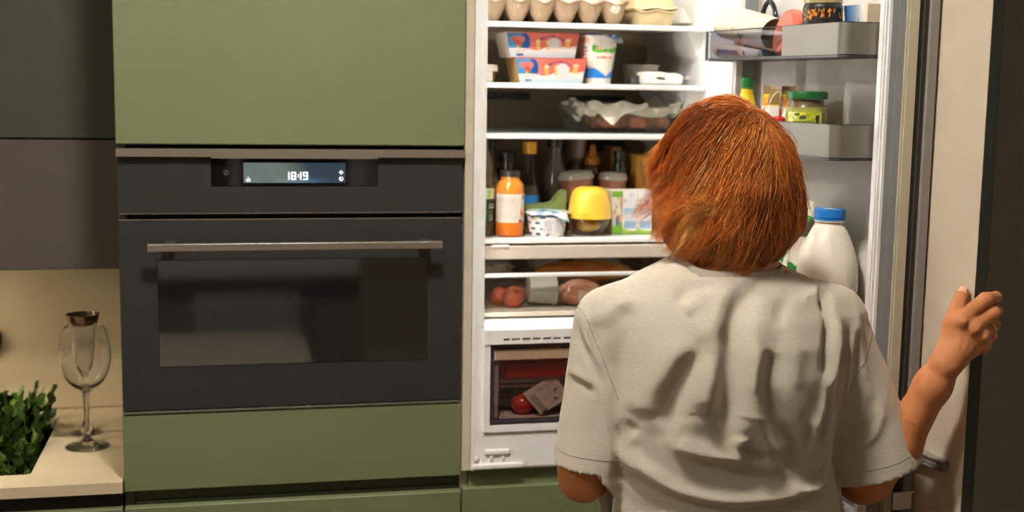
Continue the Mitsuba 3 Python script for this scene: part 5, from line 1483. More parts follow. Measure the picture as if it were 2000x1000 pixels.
def surface_nets(fn, lo, hi, h):
    """Extracts the zero surface of fn(points) (negative inside) on a grid of step h."""
    lo, hi = np.asarray(lo, float), np.asarray(hi, float)
    ax = [np.arange(a, b + h, h) for a, b in zip(lo, hi)]
    f = np.empty([len(a) for a in ax])
    for i, x in enumerate(ax[0]):
        P = np.stack(np.meshgrid([x], ax[1], ax[2], indexing='ij'), -1).reshape(-1, 3)
        f[i] = fn(P).reshape(len(ax[1]), len(ax[2]))
    nx, ny, nz = f.shape
    c = {k: f[k[0]:nx - 1 + k[0], k[1]:ny - 1 + k[1], k[2]:nz - 1 + k[2]] for k in np.ndindex(2, 2, 2)}
    cnt = sum((v < 0).astype(np.int8) for v in c.values())
    act = (cnt > 0) & (cnt < 8)
    idx = np.full(act.shape, -1)
    idx[act] = np.arange(act.sum())
    ca = {k: v[act] for k, v in c.items()}
    acc, n = np.zeros((act.sum(), 3)), np.zeros(act.sum())
    for k in np.ndindex(2, 2, 2):
        for d in range(3):
            if k[d] == 0:
                k2 = list(k)
                k2[d] = 1
                a, b = ca[k], ca[tuple(k2)]
                on = (a < 0) != (b < 0)
                t = np.where(on, a / np.where(on, a - b, 1), 0)
                p = np.tile(np.array(k, float), (len(a), 1))
                p[:, d] += t
                acc += p * on[:, None]
                n += on
    V = (np.argwhere(act) + acc / n[:, None]) * h + lo
    s = f < 0
    F = []
    for d in range(3):
        e = [slice(1, -1)] * 3
        e[d] = slice(0, -1)
        e2 = list(e)
        e2[d] = slice(1, None)
        ch = s[tuple(e)] != s[tuple(e2)]
        ijk = np.argwhere(ch)
        neg = s[tuple(e)][ch]
        off = np.array([1, 1, 1])
        off[d] = 0
        ijk = ijk + off
        u, w = [(1, 2), (2, 0), (0, 1)][d]
        du, dw = np.eye(3, dtype=int)[u], np.eye(3, dtype=int)[w]
        q = [idx[tuple((ijk - a * du - b * dw).T)] for a, b in ((1, 1), (0, 1), (0, 0), (1, 0))]
        q = np.stack(q, 1)
        q[~neg] = q[~neg][:, ::-1]
        F.append(q)
    q = np.vstack(F)
    q = q[(q >= 0).all(1)]
    m = trimesh.Trimesh(V, np.vstack([q[:, [0, 1, 2]], q[:, [0, 2, 3]]]), process=False)
    m.remove_unreferenced_vertices()
    return m


def relax(mesh, iterations):
    """Taubin smoothing: the mesh keeps its volume."""
    from scipy.sparse import coo_matrix
    mesh.merge_vertices()
    mesh.remove_unreferenced_vertices()
    e = mesh.edges_unique
    n = len(mesh.vertices)
    A = coo_matrix((np.ones(2 * len(e)), (np.r_[e[:, 0], e[:, 1]], np.r_[e[:, 1], e[:, 0]])), shape=(n, n)).tocsr()
    deg = np.maximum(np.asarray(A.sum(1)).ravel(), 1)[:, None]
    v = np.array(mesh.vertices)
    for i in range(2 * iterations):
        v = v + (0.5 if i % 2 == 0 else -0.52) * ((A @ v) / deg - v)
    mesh.vertices = v


def smin(a, b, k):
    h = np.clip(0.5 + 0.5 * (b - a) / k, 0, 1)
    return b * (1 - h) + a * h - k * h * (1 - h)


def bone(P, a, b, ra, rb):
    a, b = np.asarray(a, float), np.asarray(b, float)
    ab = b - a
    t = np.clip((P - a) @ ab / (ab @ ab), 0, 1)
    return np.linalg.norm(P - a - t[:, None] * ab, axis=1) - (ra + (rb - ra) * t)


def ell(P, c, r):
    q = (P - np.asarray(c)) / np.asarray(r)
    n = np.linalg.norm(q, axis=1)
    return (n - 1) * np.min(r)


def tz(tab, z):
    t = np.asarray(tab, float)
    return [np.interp(z, t[:, 0], t[:, k]) for k in range(1, t.shape[1])]


# ---------------------------------------------------------------- the person: shirt
TORSO = [  # z, left x, right x, centre y, half depth
    (0.80, 0.690, 1.068, -0.56, 0.125), (0.90, 0.700, 1.060, -0.565, 0.118), (0.95, 0.712, 1.052, -0.57, 0.110), (0.99, 0.720, 1.050, -0.57, 0.106), (1.025, 0.719, 1.044, -0.57, 0.104), (1.065, 0.712, 1.032, -0.57, 0.104), (1.10, 0.708, 1.031, -0.572, 0.106),
    (1.147, 0.704, 1.036, -0.575, 0.110), (1.206, 0.700, 1.040, -0.578, 0.113), (1.250, 0.697, 1.042, -0.578, 0.110), (1.285, 0.697, 1.042, -0.575, 0.100), (1.310, 0.703, 1.030, -0.57, 0.088), (1.325, 0.722, 1.008, -0.567, 0.078), (1.340, 0.748, 0.972, -0.565, 0.068),
    (1.352, 0.778, 0.940, -0.563, 0.058), (1.362, 0.800, 0.915, -0.562, 0.050), (1.372, 0.83, 0.89, -0.56, 0.03)]
L_SH, L_HEM = np.array([0.697, -0.565, 1.268]), np.array([0.6795, -0.560, 1.066])
R_SH, R_HEM = np.array([1.030, -0.588, 1.262]), np.array([1.1075, -0.584, 1.047])
R_FLAT = np.array([1, 1 / 0.76, 1])


def torso_rho(P):
    xl, xr, cy, b = tz(TORSO, P[:, 2])
    a, cx = (xr - xl) / 2, (xl + xr) / 2
    return (abs((P[:, 0] - cx) / a) ** 2.5 + abs((P[:, 1] - cy) / b) ** 2.5) ** (1 / 2.5), a, b


def shirt_field(P):
    rho, a, b = torso_rho(P)
    f = (rho - 1) * np.minimum(a, b) * 0.9
    f = np.maximum(f, P[:, 2] - 1.366)
    dl = (L_HEM - L_SH) / np.linalg.norm(L_HEM - L_SH)
    dr_ = (R_HEM - R_SH) / np.linalg.norm(R_HEM - R_SH)
    s1 = bone(P, L_SH, L_HEM + dl * 0.05, 0.0445, 0.0495)
    s2 = bone(P * R_FLAT, R_SH * R_FLAT, (R_HEM + dr_ * 0.05) * R_FLAT, 0.0500, 0.0780) * 0.8
    arm = np.minimum(s1, s2)
    k = 0.008 + 0.030 * np.clip((P[:, 2] - 1.22) / 0.08, 0, 1)
    return smin(f, arm, k)


FOLDS = [
    ('v', 0.013, 0.0156, [[0.8968, 1.3471], [0.8697, 1.3252], [0.8473, 1.2976], [0.8355, 1.2628], [0.8328, 1.2205], [0.8315, 1.1779], [0.8299, 1.1423]]),
    ('r', 0.009, 0.0195, [[0.8747, 1.346], [0.8426, 1.3222], [0.8199, 1.2877], [0.807, 1.2425], [0.8044, 1.1932], [0.8026, 1.1648]]),
    ('r', 0.004, 0.0195, [[0.8751, 1.304], [0.8656, 1.2478], [0.8636, 1.191], [0.8663, 1.1263]]),
    ('v', 0.008, 0.0156, [[0.8179, 1.2633], [0.7909, 1.243], [0.7716, 1.2155], [0.7597, 1.1807], [0.7538, 1.1384]]),
    ('r', 0.006, 0.0182, [[0.7899, 1.271], [0.7585, 1.2369], [0.7361, 1.1956], [0.7273, 1.1537]]),
    ('v', 0.009, 0.0156, [[0.8974, 1.2526], [0.8901, 1.2329], [0.8868, 1.2045], [0.8974, 1.1683], [0.916, 1.1241], [0.9392, 1.0829], [0.9598, 1.0525]]),
    ('r', 0.007, 0.0169, [[0.8784, 1.2616], [0.8668, 1.2194], [0.8767, 1.1619], [0.8997, 1.1176], [0.9324, 1.065]]),
    ('r', 0.004, 0.0169, [[0.9338, 1.2743], [0.9242, 1.239], [0.9222, 1.2033], [0.9394, 1.1594], [0.961, 1.1075]]),
    ('v', 0.005, 0.0104, [[0.7086, 1.3008], [0.7004, 1.2886], [0.6866, 1.2751], [0.6772, 1.2588]]),
    ('r', 0.004, 0.0117, [[0.7202, 1.3143], [0.7098, 1.3076], [0.6925, 1.2929], [0.6794, 1.2808]]),
    ('v', 0.006, 0.0104, [[0.831, 1.3384], [0.8092, 1.3367], [0.7879, 1.3253], [0.7739, 1.3131]]),
    ('r', 0.004, 0.0104, [[0.8242, 1.326], [0.7956, 1.3127], [0.7744, 1.2993]]),
    ('r', 0.0012, 0.0032, [[0.7084, 1.1629], [0.75, 1.1669], [0.7936, 1.168], [0.8379, 1.1656], [0.8753, 1.1612], [0.9058, 1.1499]]),
    ('v', 0.0007, 0.0039, [[0.7143, 1.1571], [0.7502, 1.162], [0.7938, 1.163], [0.8381, 1.1606], [0.8755, 1.1562]]),
    ('v', 0.005, 0.0104, [[0.7925, 1.0988], [0.8186, 1.0911], [0.8486, 1.0852], [0.8676, 1.077], [0.9094, 1.0698], [0.9555, 1.0623]]),
    ('r', 0.007, 0.0111, [[0.7659, 1.1251], [0.792, 1.1125], [0.8218, 1.1039], [0.848, 1.0997]]),
    ('v', 0.005, 0.0091, [[0.8567, 1.1051], [0.8625, 1.1106], [0.8852, 1.1038], [0.9159, 1.0936], [0.947, 1.0804]]),
    ('r', 0.006, 0.0104, [[0.854, 1.1355], [0.8534, 1.1139], [0.8513, 1.0909]]),
    ('r', 0.006, 0.0117, [[0.7074, 1.0979], [0.7325, 1.0789], [0.7682, 1.0591], [0.8129, 1.0451], [0.8655, 1.0378], [0.9337, 1.0392], [0.9948, 1.0484]]),
    ('v', 0.006, 0.0091, [[0.706, 1.0695], [0.7392, 1.052], [0.7837, 1.0351], [0.8435, 1.0259], [0.9114, 1.0264], [0.9878, 1.034]]),
    ('r', 0.003, 0.0065, [[0.7257, 1.1361], [0.7192, 1.1116], [0.7322, 1.0896], [0.7605, 1.0703]]),
    ('v', 0.004, 0.0091, [[0.7218, 1.1469], [0.7154, 1.1189], [0.7218, 1.0972]]),
    ('r', 0.007, 0.0085, [[1.0026, 1.2941], [1.0003, 1.2655], [0.9945, 1.2297], [0.9886, 1.1974], [0.9795, 1.1651], [0.9752, 1.1288]]),
    ('v', 0.007, 0.0078, [[0.9892, 1.33], [0.9884, 1.2873], [0.98, 1.2445], [0.9757, 1.2086]]),
    ('v', 0.008, 0.0072, [[0.9893, 1.1973], [0.9868, 1.172], [0.9856, 1.1357], [0.9852, 1.0991]]),
    ('r', 0.005, 0.0078, [[0.9661, 1.1583], [0.9679, 1.1218], [0.9755, 1.0922]]),
    ('v', 0.004, 0.0091, [[1.0035, 1.319], [0.9903, 1.31], [0.9833, 1.2981]]),
    ('r', 0.004, 0.0104, [[0.9964, 1.3369], [0.9769, 1.3195], [0.9433, 1.311]]),
    ('v', 0.004, 0.0091, [[0.9284, 1.3099], [0.9139, 1.2996], [0.9091, 1.275]]),
    ('v', 0.007, 0.0078, [[0.9712, 1.0571], [0.9863, 1.0622], [1.0033, 1.0643]]),
    ('r', 0.007, 0.0065, [[0.9401, 1.0646], [0.9562, 1.049], [0.9794, 1.0463], [1.0041, 1.0479]]),
    ('v', 0.007, 0.0046, [[0.9114, 1.0257], [0.957, 1.0327], [0.9875, 1.0399], [1.0065, 1.0463]]),
    ('r', 0.003, 0.0078, [[0.6859, 1.1484], [0.6915, 1.0987], [0.6978, 1.0557]]),
    ('v', 0.007, 0.0059, [[0.6394, 1.3092], [0.6471, 1.2816], [0.6564, 1.247], [0.6735, 1.2118], [0.682, 1.1871]]),
    ('r', 0.006, 0.0065, [[0.6532, 1.3157], [0.6583, 1.2813], [0.6662, 1.2467], [0.6769, 1.2187]]),
    ('v', 0.006, 0.0052, [[0.6681, 1.2811], [0.6701, 1.2604], [0.6721, 1.2396], [0.6738, 1.2257]]),
    ('v', 0.005, 0.0065, [[0.6422, 1.1956], [0.6564, 1.1902], [0.6745, 1.1755]]),
    ('r', 0.005, 0.0078, [[0.6347, 1.2131], [0.6526, 1.2021], [0.6705, 1.191]]),
    ('r', 0.006, 0.0072, [[1.0437, 1.2859], [1.0326, 1.2357], [1.0324, 1.1849], [1.0371, 1.1555]]),
    ('v', 0.006, 0.0072, [[1.0368, 1.2717], [1.0207, 1.2289], [1.0146, 1.1856], [1.0131, 1.1418]]),
    ('r', 0.006, 0.0085, [[1.0921, 1.1533], [1.0734, 1.1097], [1.0467, 1.0962]]),
    ('v', 0.005, 0.0085, [[1.0799, 1.1722], [1.0607, 1.1251], [1.0302, 1.1117]]),
    ('r', 0.005, 0.0065, [[1.047, 1.2823], [1.0544, 1.2351], [1.0667, 1.1837]]),
]


def fold_height(x, z):
    out = np.zeros_like(x)
    for kind, amp, w, pts in FOLDS:
        p = np.asarray(pts)
        # resample the polyline smoothly
        t = np.linspace(0, len(p) - 1, 10 * (len(p) - 1) + 1)
        k = np.arange(len(p))
        from scipy.interpolate import PchipInterpolator
        q = np.stack([PchipInterpolator(k, p[:, 0])(t), PchipInterpolator(k, p[:, 1])(t)], 1)
        m = (x > q[:, 0].min() - 3 * w) & (x < q[:, 0].max() + 3 * w) & (z > q[:, 1].min() - 3 * w) & (z < q[:, 1].max() + 3 * w)
        if not m.any():
            continue
        d2 = ((x[m][:, None] - q[:, 0]) ** 2 + (z[m][:, None] - q[:, 1]) ** 2)
        j = d2.argmin(1)
        s = j / (len(q) - 1)
        env = np.clip(np.minimum(s, 1 - s) / 0.18, 0, 1)
        env = 0.25 + 0.75 * env * env * (3 - 2 * env)
        g = np.exp(-d2[np.arange(len(j)), j] / w ** 2) * env
        out[m] += (amp if kind == 'r' else -amp) * g
    return out


person = thing('person', 'red-haired person in a light grey T-shirt holding the refrigerator door, seen from behind', 'person')
sh = surface_nets(shirt_field, (0.60, -0.72, 0.86), (1.23, -0.42, 1.40), 0.0042)
relax(sh, 12)
v = np.array(sh.vertices)
n = meshkit.arrays(sh, True)[2]
face_back = np.clip(-n[:, 1] * 1.6 + 0.15, 0, 1)
hgt = fold_height(v[:, 0], v[:, 2]) * face_back * np.clip((1.338 - v[:, 2]) / 0.022, 0, 1) * (1 - 0.45 * np.clip((v[:, 0] - 1.04) / 0.02, 0, 1)) * (1 - 0.5 * np.clip((0.705 - v[:, 0]) / 0.015, 0, 1))
soft = (meshkit.fbm(v * np.array([14, 14, 8]), 3, 2) - 0.5) * 0.006 + (meshkit.fbm(v * np.array([45, 45, 30]), 2, 7) - 0.5) * 0.0012
front_folds = 0.004 * np.sin(v[:, 0] * 60 + 12 * v[:, 2]) * np.clip(n[:, 1], 0, 1)
v = v + n * (hgt * 1.3 + soft + front_folds)[:, None]
sh.vertices = v
relax(sh, 3)


def cut(mesh, origin, normal, where=None):
    """Removes what lies beyond a plane, only among faces near 'where' (centre, radius)."""
    c = mesh.triangles_center
    near = np.ones(len(c), bool) if where is None else np.linalg.norm(c - where[0], axis=1) < where[1]
    a = mesh.submesh([np.where(near)[0]], append=True, repair=False)
    b = mesh.submesh([np.where(~near)[0]], append=True, repair=False) if (~near).any() else None
    a = trimesh.intersections.slice_mesh_plane(a, -np.asarray(normal), origin)
    m = a if b is None else trimesh.util.concatenate([a, b])
    m.merge_vertices()
    return m


dl = (L_HEM - L_SH) / np.linalg.norm(L_HEM - L_SH)
drr = np.array([0.270, 0.03, -0.960])
drr /= np.linalg.norm(drr)
sh = cut(sh, L_HEM, dl, (L_HEM + dl * 0.05, 0.085)) if False else sh
c = sh.triangles_center
tl = ((c - L_HEM) @ dl > 0) & (np.linalg.norm(np.cross(c - L_SH, dl), axis=1) < 0.062) & (c[:, 0] < 0.7065 + 0.03 * np.clip((1.03 - c[:, 2]) / 0.03, -1, 0))
tr = ((c - R_HEM) @ drr > 0) & (c[:, 0] > 0.95) & (torso_rho(c)[0] > 1.04)
zc_ = np.clip((c[:, 2] - 1.28) / 0.02, 0, 1)
hole_ = (((c[:, 0] - 0.872) / 0.082) ** 2 + ((c[:, 1] + 0.570) / 0.085) ** 2 < 1) & (c[:, 2] > 1.295 + 0.047 * np.clip((-0.575 - c[:, 1]) / 0.040, 0, 1))
bottom = c[:, 2] < 0.885
sh.update_faces(~(tl | tr | hole_ | bottom))
sh.remove_unreferenced_vertices()
parts = sh.split(only_watertight=False)
sh = max(parts, key=lambda m: len(m.faces))


def snap_hem(mesh, origin, d, lim):
    """Pulls the rim vertices of a hem onto its plane."""
    v = np.array(mesh.vertices)
    e = np.sort(mesh.edges, axis=1)
    uq, ct = np.unique(e, axis=0, return_counts=True)
    rim = np.unique(uq[ct == 1])
    s = (v[rim] - origin) @ d
    on = rim[(abs(s) < 0.012) & (np.linalg.norm(v[rim] - origin, axis=1) < lim)]
    v[on] -= np.outer((v[on] - origin) @ d, d)
    mesh.vertices = v
    return on


snap_hem(sh, L_HEM, dl, 0.10)
snap_hem(sh, R_HEM, drr, 0.12)
shirt_surface = sh.copy()
shirt = solidify(sh, 0.0022)


def shirt_tex(p, n, uv):
    heather = noise(p.x * 900, p.y * 900, p.z * 1500) * 0.6 + noise(p.x * 160, p.y * 160, p.z * 900) * 0.4
    return mix(C3((178, 169, 153)), C3((199, 190, 174)), heather)


mat('shirt', proc(shirt_tex), 0.85, 0.12, sheen=0.25)
mat('shirt_rib', proc(lambda p, n, uv: shirt_tex(p, n, uv) * (0.86 + 0.08 * dr.sin(dr.atan2(p.y + 0.568, p.x - 0.872) * 260))), 0.85, 0.12, sheen=0.25)
add(person + '__t_shirt', shirt, 'mat_shirt', True, label='light grey-beige T-shirt')
# collar band: a ribbed strip that follows the neck opening
from scipy.spatial import cKDTree
from scipy.ndimage import gaussian_filter1d
from scipy.interpolate import interp1d
e = np.sort(sh.edges, axis=1)
uq, ct = np.unique(e, axis=0, return_counts=True)
rim = np.array(sh.vertices)[np.unique(uq[ct == 1])]
cen = np.array([0.872, -0.568, 0])
rim = rim[(np.hypot(rim[:, 0] - cen[0], rim[:, 1] - cen[1]) < 0.12) & (rim[:, 2] > 1.28)]
ang = np.arctan2(rim[:, 1] - cen[1], rim[:, 0] - cen[0])
o_ = np.argsort(ang)
ang, rim = ang[o_], rim[o_]
ang3, rim3 = np.r_[ang - 2 * np.pi, ang, ang + 2 * np.pi], np.vstack([rim] * 3)
grid = np.linspace(-np.pi, np.pi, 97)[:-1]
ring = np.stack([interp1d(ang3, rim3[:, k])(grid) for k in range(3)], 1)
ring = gaussian_filter1d(ring, 2.0, axis=0, mode='wrap')
rows = []
for t in np.linspace(0, 1, 6):
    inw = (ring - cen) * [1, 1, 0]
    inw /= -np.linalg.norm(inw, axis=1)[:, None]
    rows.append(ring + inw * (-0.0052 + 0.0105 * t) + np.array([0, 0, 1]) * (-0.0125 + 0.024 * t - 0.004 * t * t))
P = np.concatenate(rows)
nn_ = len(ring)
i, j = np.meshgrid(np.arange(5), np.arange(nn_), indexing='ij')
q = np.stack([i * nn_ + j, i * nn_ + (j + 1) % nn_, (i + 1) * nn_ + (j + 1) % nn_, (i + 1) * nn_ + j], -1).reshape(-1, 4)
col = trimesh.Trimesh(P, np.vstack([q[:, [0, 1, 2]], q[:, [0, 2, 3]]]), process=False)
add(person + '__t_shirt__collar', solidify(col, 0.0028), 'mat_shirt_rib', True, label='ribbed collar band')
# hem stitching on the sleeves: a thin raised seam
for o, d, r in ((L_HEM - dl * 0.021, dl, 0.1), (R_HEM - drr * 0.021, drr, 0.12)):
    sec = trimesh.intersections.mesh_plane(shirt_surface, d, o)
    sec = sec[np.linalg.norm(sec.mean(1) - o, axis=1) < r]
    segs = [tube(s_, 0.0006, 5) for s_ in sec if np.linalg.norm(s_[1] - s_[0]) > 1e-5]
    add(person + '__t_shirt__hem_seam', segs, 'mat_shirt_rib', True)

for pt, nrm, xa, xb in (((1.061, -0.6, 1.222), (0.896, 0, -0.444), 1.02, 1.12), ((0.677, -0.6, 1.241), (0.93, 0, 0.37), 0.62, 0.705)):
    sec = trimesh.intersections.mesh_plane(shirt_surface, np.array(nrm), np.array(pt))
    mid = sec.mean(1)
    sec = sec[(mid[:, 0] > xa) & (mid[:, 0] < xb) & (mid[:, 2] > 1.17)]
    add(person + '__t_shirt__armhole_seam', [tube(s_, 0.0007, 5) for s_ in sec if np.linalg.norm(s_[1] - s_[0]) > 1e-5], 'mat_shirt_rib', True)

# ---------------------------------------------------------------- the person: body
EL_R, WR_R = np.array([1.092, -0.566, 1.026]), np.array([1.1745, -0.650, 1.2155])
FA_R = np.array([1.112, -0.560, 1.026])
BELLY_R = FA_R + (WR_R - FA_R) * 0.30 + np.array([0.008, -0.004, -0.004])
EL_L, WR_L = np.array([0.676, -0.548, 1.045]), np.array([0.815, -0.390, 1.075])
HEAD = np.array([0.8775, -0.545, 1.462])


def body_field(P):
    f = ell(P, HEAD + [0, -0.008, 0.012], (0.076, 0.094, 0.098))                         # skull
    f = smin(f, ell(P, HEAD + [0, 0.035, -0.055], (0.058, 0.055, 0.070)), 0.03)        # face and jaw
    f = smin(f, ell(P, HEAD + [0, 0.092, -0.030], (0.012, 0.018, 0.022)), 0.012)       # nose
    f = smin(f, ell(P, HEAD + [0, 0.084, -0.068], (0.022, 0.010, 0.009)), 0.008)       # mouth
    f = smin(f, ell(P, HEAD + [0, 0.074, -0.100], (0.022, 0.016, 0.016)), 0.015)       # chin
    for s in (-1, 1):
        f = np.maximum(f, -ell(P, HEAD + [s * 0.031, 0.098, -0.002], (0.015, 0.012, 0.009)) * 0.8)      # eye sockets
        f = np.minimum(f, ell(P, HEAD + [s * 0.031, 0.083, -0.002], (0.012, 0.012, 0.010)))             # eyeballs
        f = smin(f, ell(P, HEAD + [s * 0.079, -0.002, -0.018], (0.010, 0.020, 0.031)), 0.008)           # ears
    f = smin(f, bone(P, HEAD + [0, -0.015, -0.06], (0.872, -0.565, 1.335), 0.052, 0.058), 0.02)         # neck
    f = smin(f, bone(P, (0.872, -0.565, 1.33), (0.735, -0.565, 1.285), 0.050, 0.040), 0.03)
    f = smin(f, bone(P, (0.872, -0.565, 1.33), (1.015, -0.565, 1.280), 0.050, 0.040), 0.03)
    tors = [(0.82, 0.145, 0.095), (0.95, 0.128, 0.085), (1.05, 0.128, 0.085), (1.2, 0.142, 0.090), (1.28, 0.135, 0.078), (1.33, 0.06, 0.05)]
    a, b = tz(tors, P[:, 2])
    t = (np.sqrt(((P[:, 0] - 0.873) / a) ** 2 + ((P[:, 1] + 0.568) / b) ** 2) - 1) * np.minimum(a, b)
    t = np.maximum(t, np.maximum(P[:, 2] - 1.33, 0.84 - P[:, 2]))
    f = smin(f, t, 0.02)
    f = smin(f, bone(P, (0.715, -0.565, 1.272), EL_L + [0, 0, 0.035], 0.040, 0.0405), 0.02)               # left upper arm
    f = smin(f, bone(P, EL_L + [0.001, 0, 0.03], EL_L + [-0.002, 0.0, -0.004], 0.040, 0.031), 0.012)
    f = smin(f, bone(P, EL_L, EL_L * 0.65 + WR_L * 0.35, 0.034, 0.037), 0.015)
    f = smin(f, bone(P, EL_L * 0.65 + WR_L * 0.35, WR_L, 0.037, 0.024), 0.012)
    f = smin(f, bone(P, (1.035, -0.565, 1.268), EL_R + [-0.004, 0, 0.03], 0.042, 0.0435), 0.02)            # right upper arm
    f = smin(f, bone(P, EL_R + [-0.004, 0, 0.03], EL_R + [0.008, 0, 0.0], 0.0435, 0.0365), 0.012)
    f = smin(f, bone(P, EL_R + [0.008, 0, 0.0], FA_R, 0.0365, 0.0350), 0.012)
    f = smin(f, bone(P, FA_R, BELLY_R, 0.0350, 0.0325), 0.015)
    f = smin(f, bone(P, BELLY_R, BELLY_R * 0.25 + WR_R * 0.75, 0.0325, 0.0230), 0.02)
    f = smin(f, bone(P, BELLY_R * 0.25 + WR_R * 0.75, WR_R, 0.0230, 0.0205), 0.02)
    return f


RJ = {  # right hand joints, closed round the free edge of the door
    'index': [(1.1885, -0.6560, 1.2790), (1.2300, -0.6500, 1.3065), (1.2625, -0.6260, 1.3050), (1.2680, -0.6010, 1.2990)],
    'middle': [(1.2060, -0.6600, 1.2690), (1.2400, -0.6530, 1.2870), (1.2665, -0.6240, 1.2850), (1.2690, -0.5960, 1.2790)],
    'ring': [(1.2195, -0.6585, 1.2560), (1.2440, -0.6480, 1.2665), (1.2680, -0.6190, 1.2650), (1.2690, -0.5940, 1.2600)],
    'little': [(1.2275, -0.6540, 1.2400), (1.2430, -0.6420, 1.2490), (1.2665, -0.6180, 1.2475), (1.2680, -0.5980, 1.2440)]}
RR = {'index': (0.0108, 0.0098, 0.0086, 0.0074), 'middle': (0.0112, 0.0102, 0.0088, 0.0076), 'ring': (0.0106, 0.0096, 0.0084, 0.0072), 'little': (0.0096, 0.0084, 0.0074, 0.0064)}
RT = [(1.1790, -0.6640, 1.2430), (1.1830, -0.6480, 1.2740), (1.2060, -0.6220, 1.2930), (1.2235, -0.6030, 1.3090)]


def hand_field(P):
    w = WR_R
    f = bone(P, BELLY_R * 0.25 + w * 0.75, w, 0.0230, 0.0205)
    f = smin(f, bone(P, w, w + (np.array(RJ['middle'][0]) - w) * 0.35, 0.0205, 0.0170), 0.010)
    palm = None
    for k, r0, r1 in (('index', 0.0125, 0.0112), ('middle', 0.0125, 0.0114), ('ring', 0.0125, 0.0110), ('little', 0.0120, 0.0100)):
        a = np.array(RJ[k][0])
        s = w + (a - w) * 0.30 + np.array([0, 0.002, 0])
        b = bone(P, s, a + [0, 0.006, 0], r0, r1)
        palm = b if palm is None else smin(palm, b, 0.010)
    palm = smin(palm, bone(P, w + [0.006, 0.008, 0.018], RT[1], 0.0135, 0.0122), 0.010)
    for a_, b_ in (('index', 'middle'), ('middle', 'ring'), ('ring', 'little')):
        q = (np.array(RJ[a_][0]) + np.array(RJ[b_][0])) / 2
        palm = smin(palm, bone(P, w + (q - w) * 0.35 + [0, 0.001, 0], q + [0, 0.005, 0], 0.0130, 0.0108), 0.012)
    f = smin(f, palm, 0.012)
    fing = None
    for k in RJ:
        j, r = [np.array(x) for x in RJ[k]], RR[k]
        g = smin(smin(bone(P, j[0], j[1], r[0], r[1]), bone(P, j[1], j[2], r[1], r[2]), 0.0025), bone(P, j[2], j[3], r[2], r[3]), 0.0025)
        g = smin(g, np.linalg.norm(P - j[1] - [0.001, -0.0015, 0.0005], axis=1) - r[1] * 1.02, 0.003)
        fing = g if fing is None else smin(fing, g, 0.0014)
        f = smin(f, np.linalg.norm(P - j[0] - [0.0, -0.0045, 0.001], axis=1) - r[0] * 0.95, 0.006)       # knuckle
    f = smin(f, fing, 0.006)
    t = [np.array(x) for x in RT]
    g = smin(bone(P, t[1], t[2], 0.0125, 0.0102), bone(P, t[2], t[3], 0.0102, 0.0090), 0.003)
    f = smin(f, g, 0.006)
    return f


LJ0 = WR_L + np.array([0.012, 0.075, 0.012])


def left_hand(P):
    w = WR_L
    f = bone(P, EL_L * 0.2 + w * 0.8, w, 0.0265, 0.024)
    for i, (dx, ln) in enumerate(((-0.026, 0.062), (-0.008, 0.070), (0.010, 0.066), (0.026, 0.052))):
        k = w + np.array([dx + 0.01, 0.078 - abs(dx) * 0.3, 0.010 - i * 0.004])
        f = smin(f, bone(P, w + [dx * 0.5, 0.01, 0], k, 0.0135, 0.0110), 0.012)
        p1 = k + np.array([dx * 0.15, ln * 0.52, -0.006])
        p2 = p1 + np.array([0, ln * 0.32, -0.018])
        p3 = p2 + np.array([0, ln * 0.14, -0.020])
        f = smin(f, np.minimum(np.minimum(bone(P, k, p1, 0.0098, 0.0088), bone(P, p1, p2, 0.0088, 0.0078)), bone(P, p2, p3, 0.0078, 0.0068)), 0.003)
    t0, t1, t2, t3 = w + [0.015, 0.012, 0.002], w + [0.044, 0.040, 0.002], w + [0.052, 0.070, -0.008], w + [0.050, 0.092, -0.022]
    return smin(f, np.minimum(np.minimum(bone(P, t0, t1, 0.0145, 0.0120), bone(P, t1, t2, 0.0118, 0.0100)), bone(P, t2, t3, 0.0100, 0.0085)), 0.006)


CUT = BELLY_R * 0.62 + WR_R * 0.38
dC = (WR_R - BELLY_R) / np.linalg.norm(WR_R - BELLY_R)
whole = lambda P: np.minimum(body_field(P), left_hand(P))
b1m = surface_nets(lambda P: smin(body_field(P), left_hand(P), 0.004), (0.62, -0.72, 0.83), (1.22, -0.18, 1.58), 0.005)
relax(b1m, 8)
fore = np.linalg.norm(b1m.triangles_center - CUT, axis=1) < 0.25
fore &= (b1m.triangles_center - CUT) @ dC > -0.02
fore &= b1m.triangles_center[:, 0] > 1.095
fa_ = trimesh.intersections.slice_mesh_plane(b1m.submesh([np.where(fore)[0]], append=True, repair=False), -dC, CUT)
b1m = trimesh.util.concatenate([b1m.submesh([np.where(~fore)[0]], append=True, repair=False), fa_])
b1m.merge_vertices()
b2m = surface_nets(lambda P: smin(body_field(P), hand_field(P), 0.001), CUT + [-0.09, -0.09, -0.07], (1.30, -0.56, 1.34), 0.0022)
relax(b2m, 5)
b2m = trimesh.intersections.slice_mesh_plane(b2m, dC, CUT)
keep = b2m.split(only_watertight=False)
b2m = max(keep, key=lambda m: len(m.faces))
v = np.array(b2m.vertices)
n = meshkit.arrays(b2m, True)[2]
# tendons and veins on the back of the hand, skin creases at the finger joints
bump = np.zeros(len(v))


def stroke(pts, w, amp):
    p = np.asarray(pts, float)
    q = np.concatenate([p[i] + (p[i + 1] - p[i]) * np.linspace(0, 1, 12)[:, None] for i in range(len(p) - 1)])
    d, _ = cKDTree(q).query(v)
    return amp * np.exp(-(d / w) ** 2)


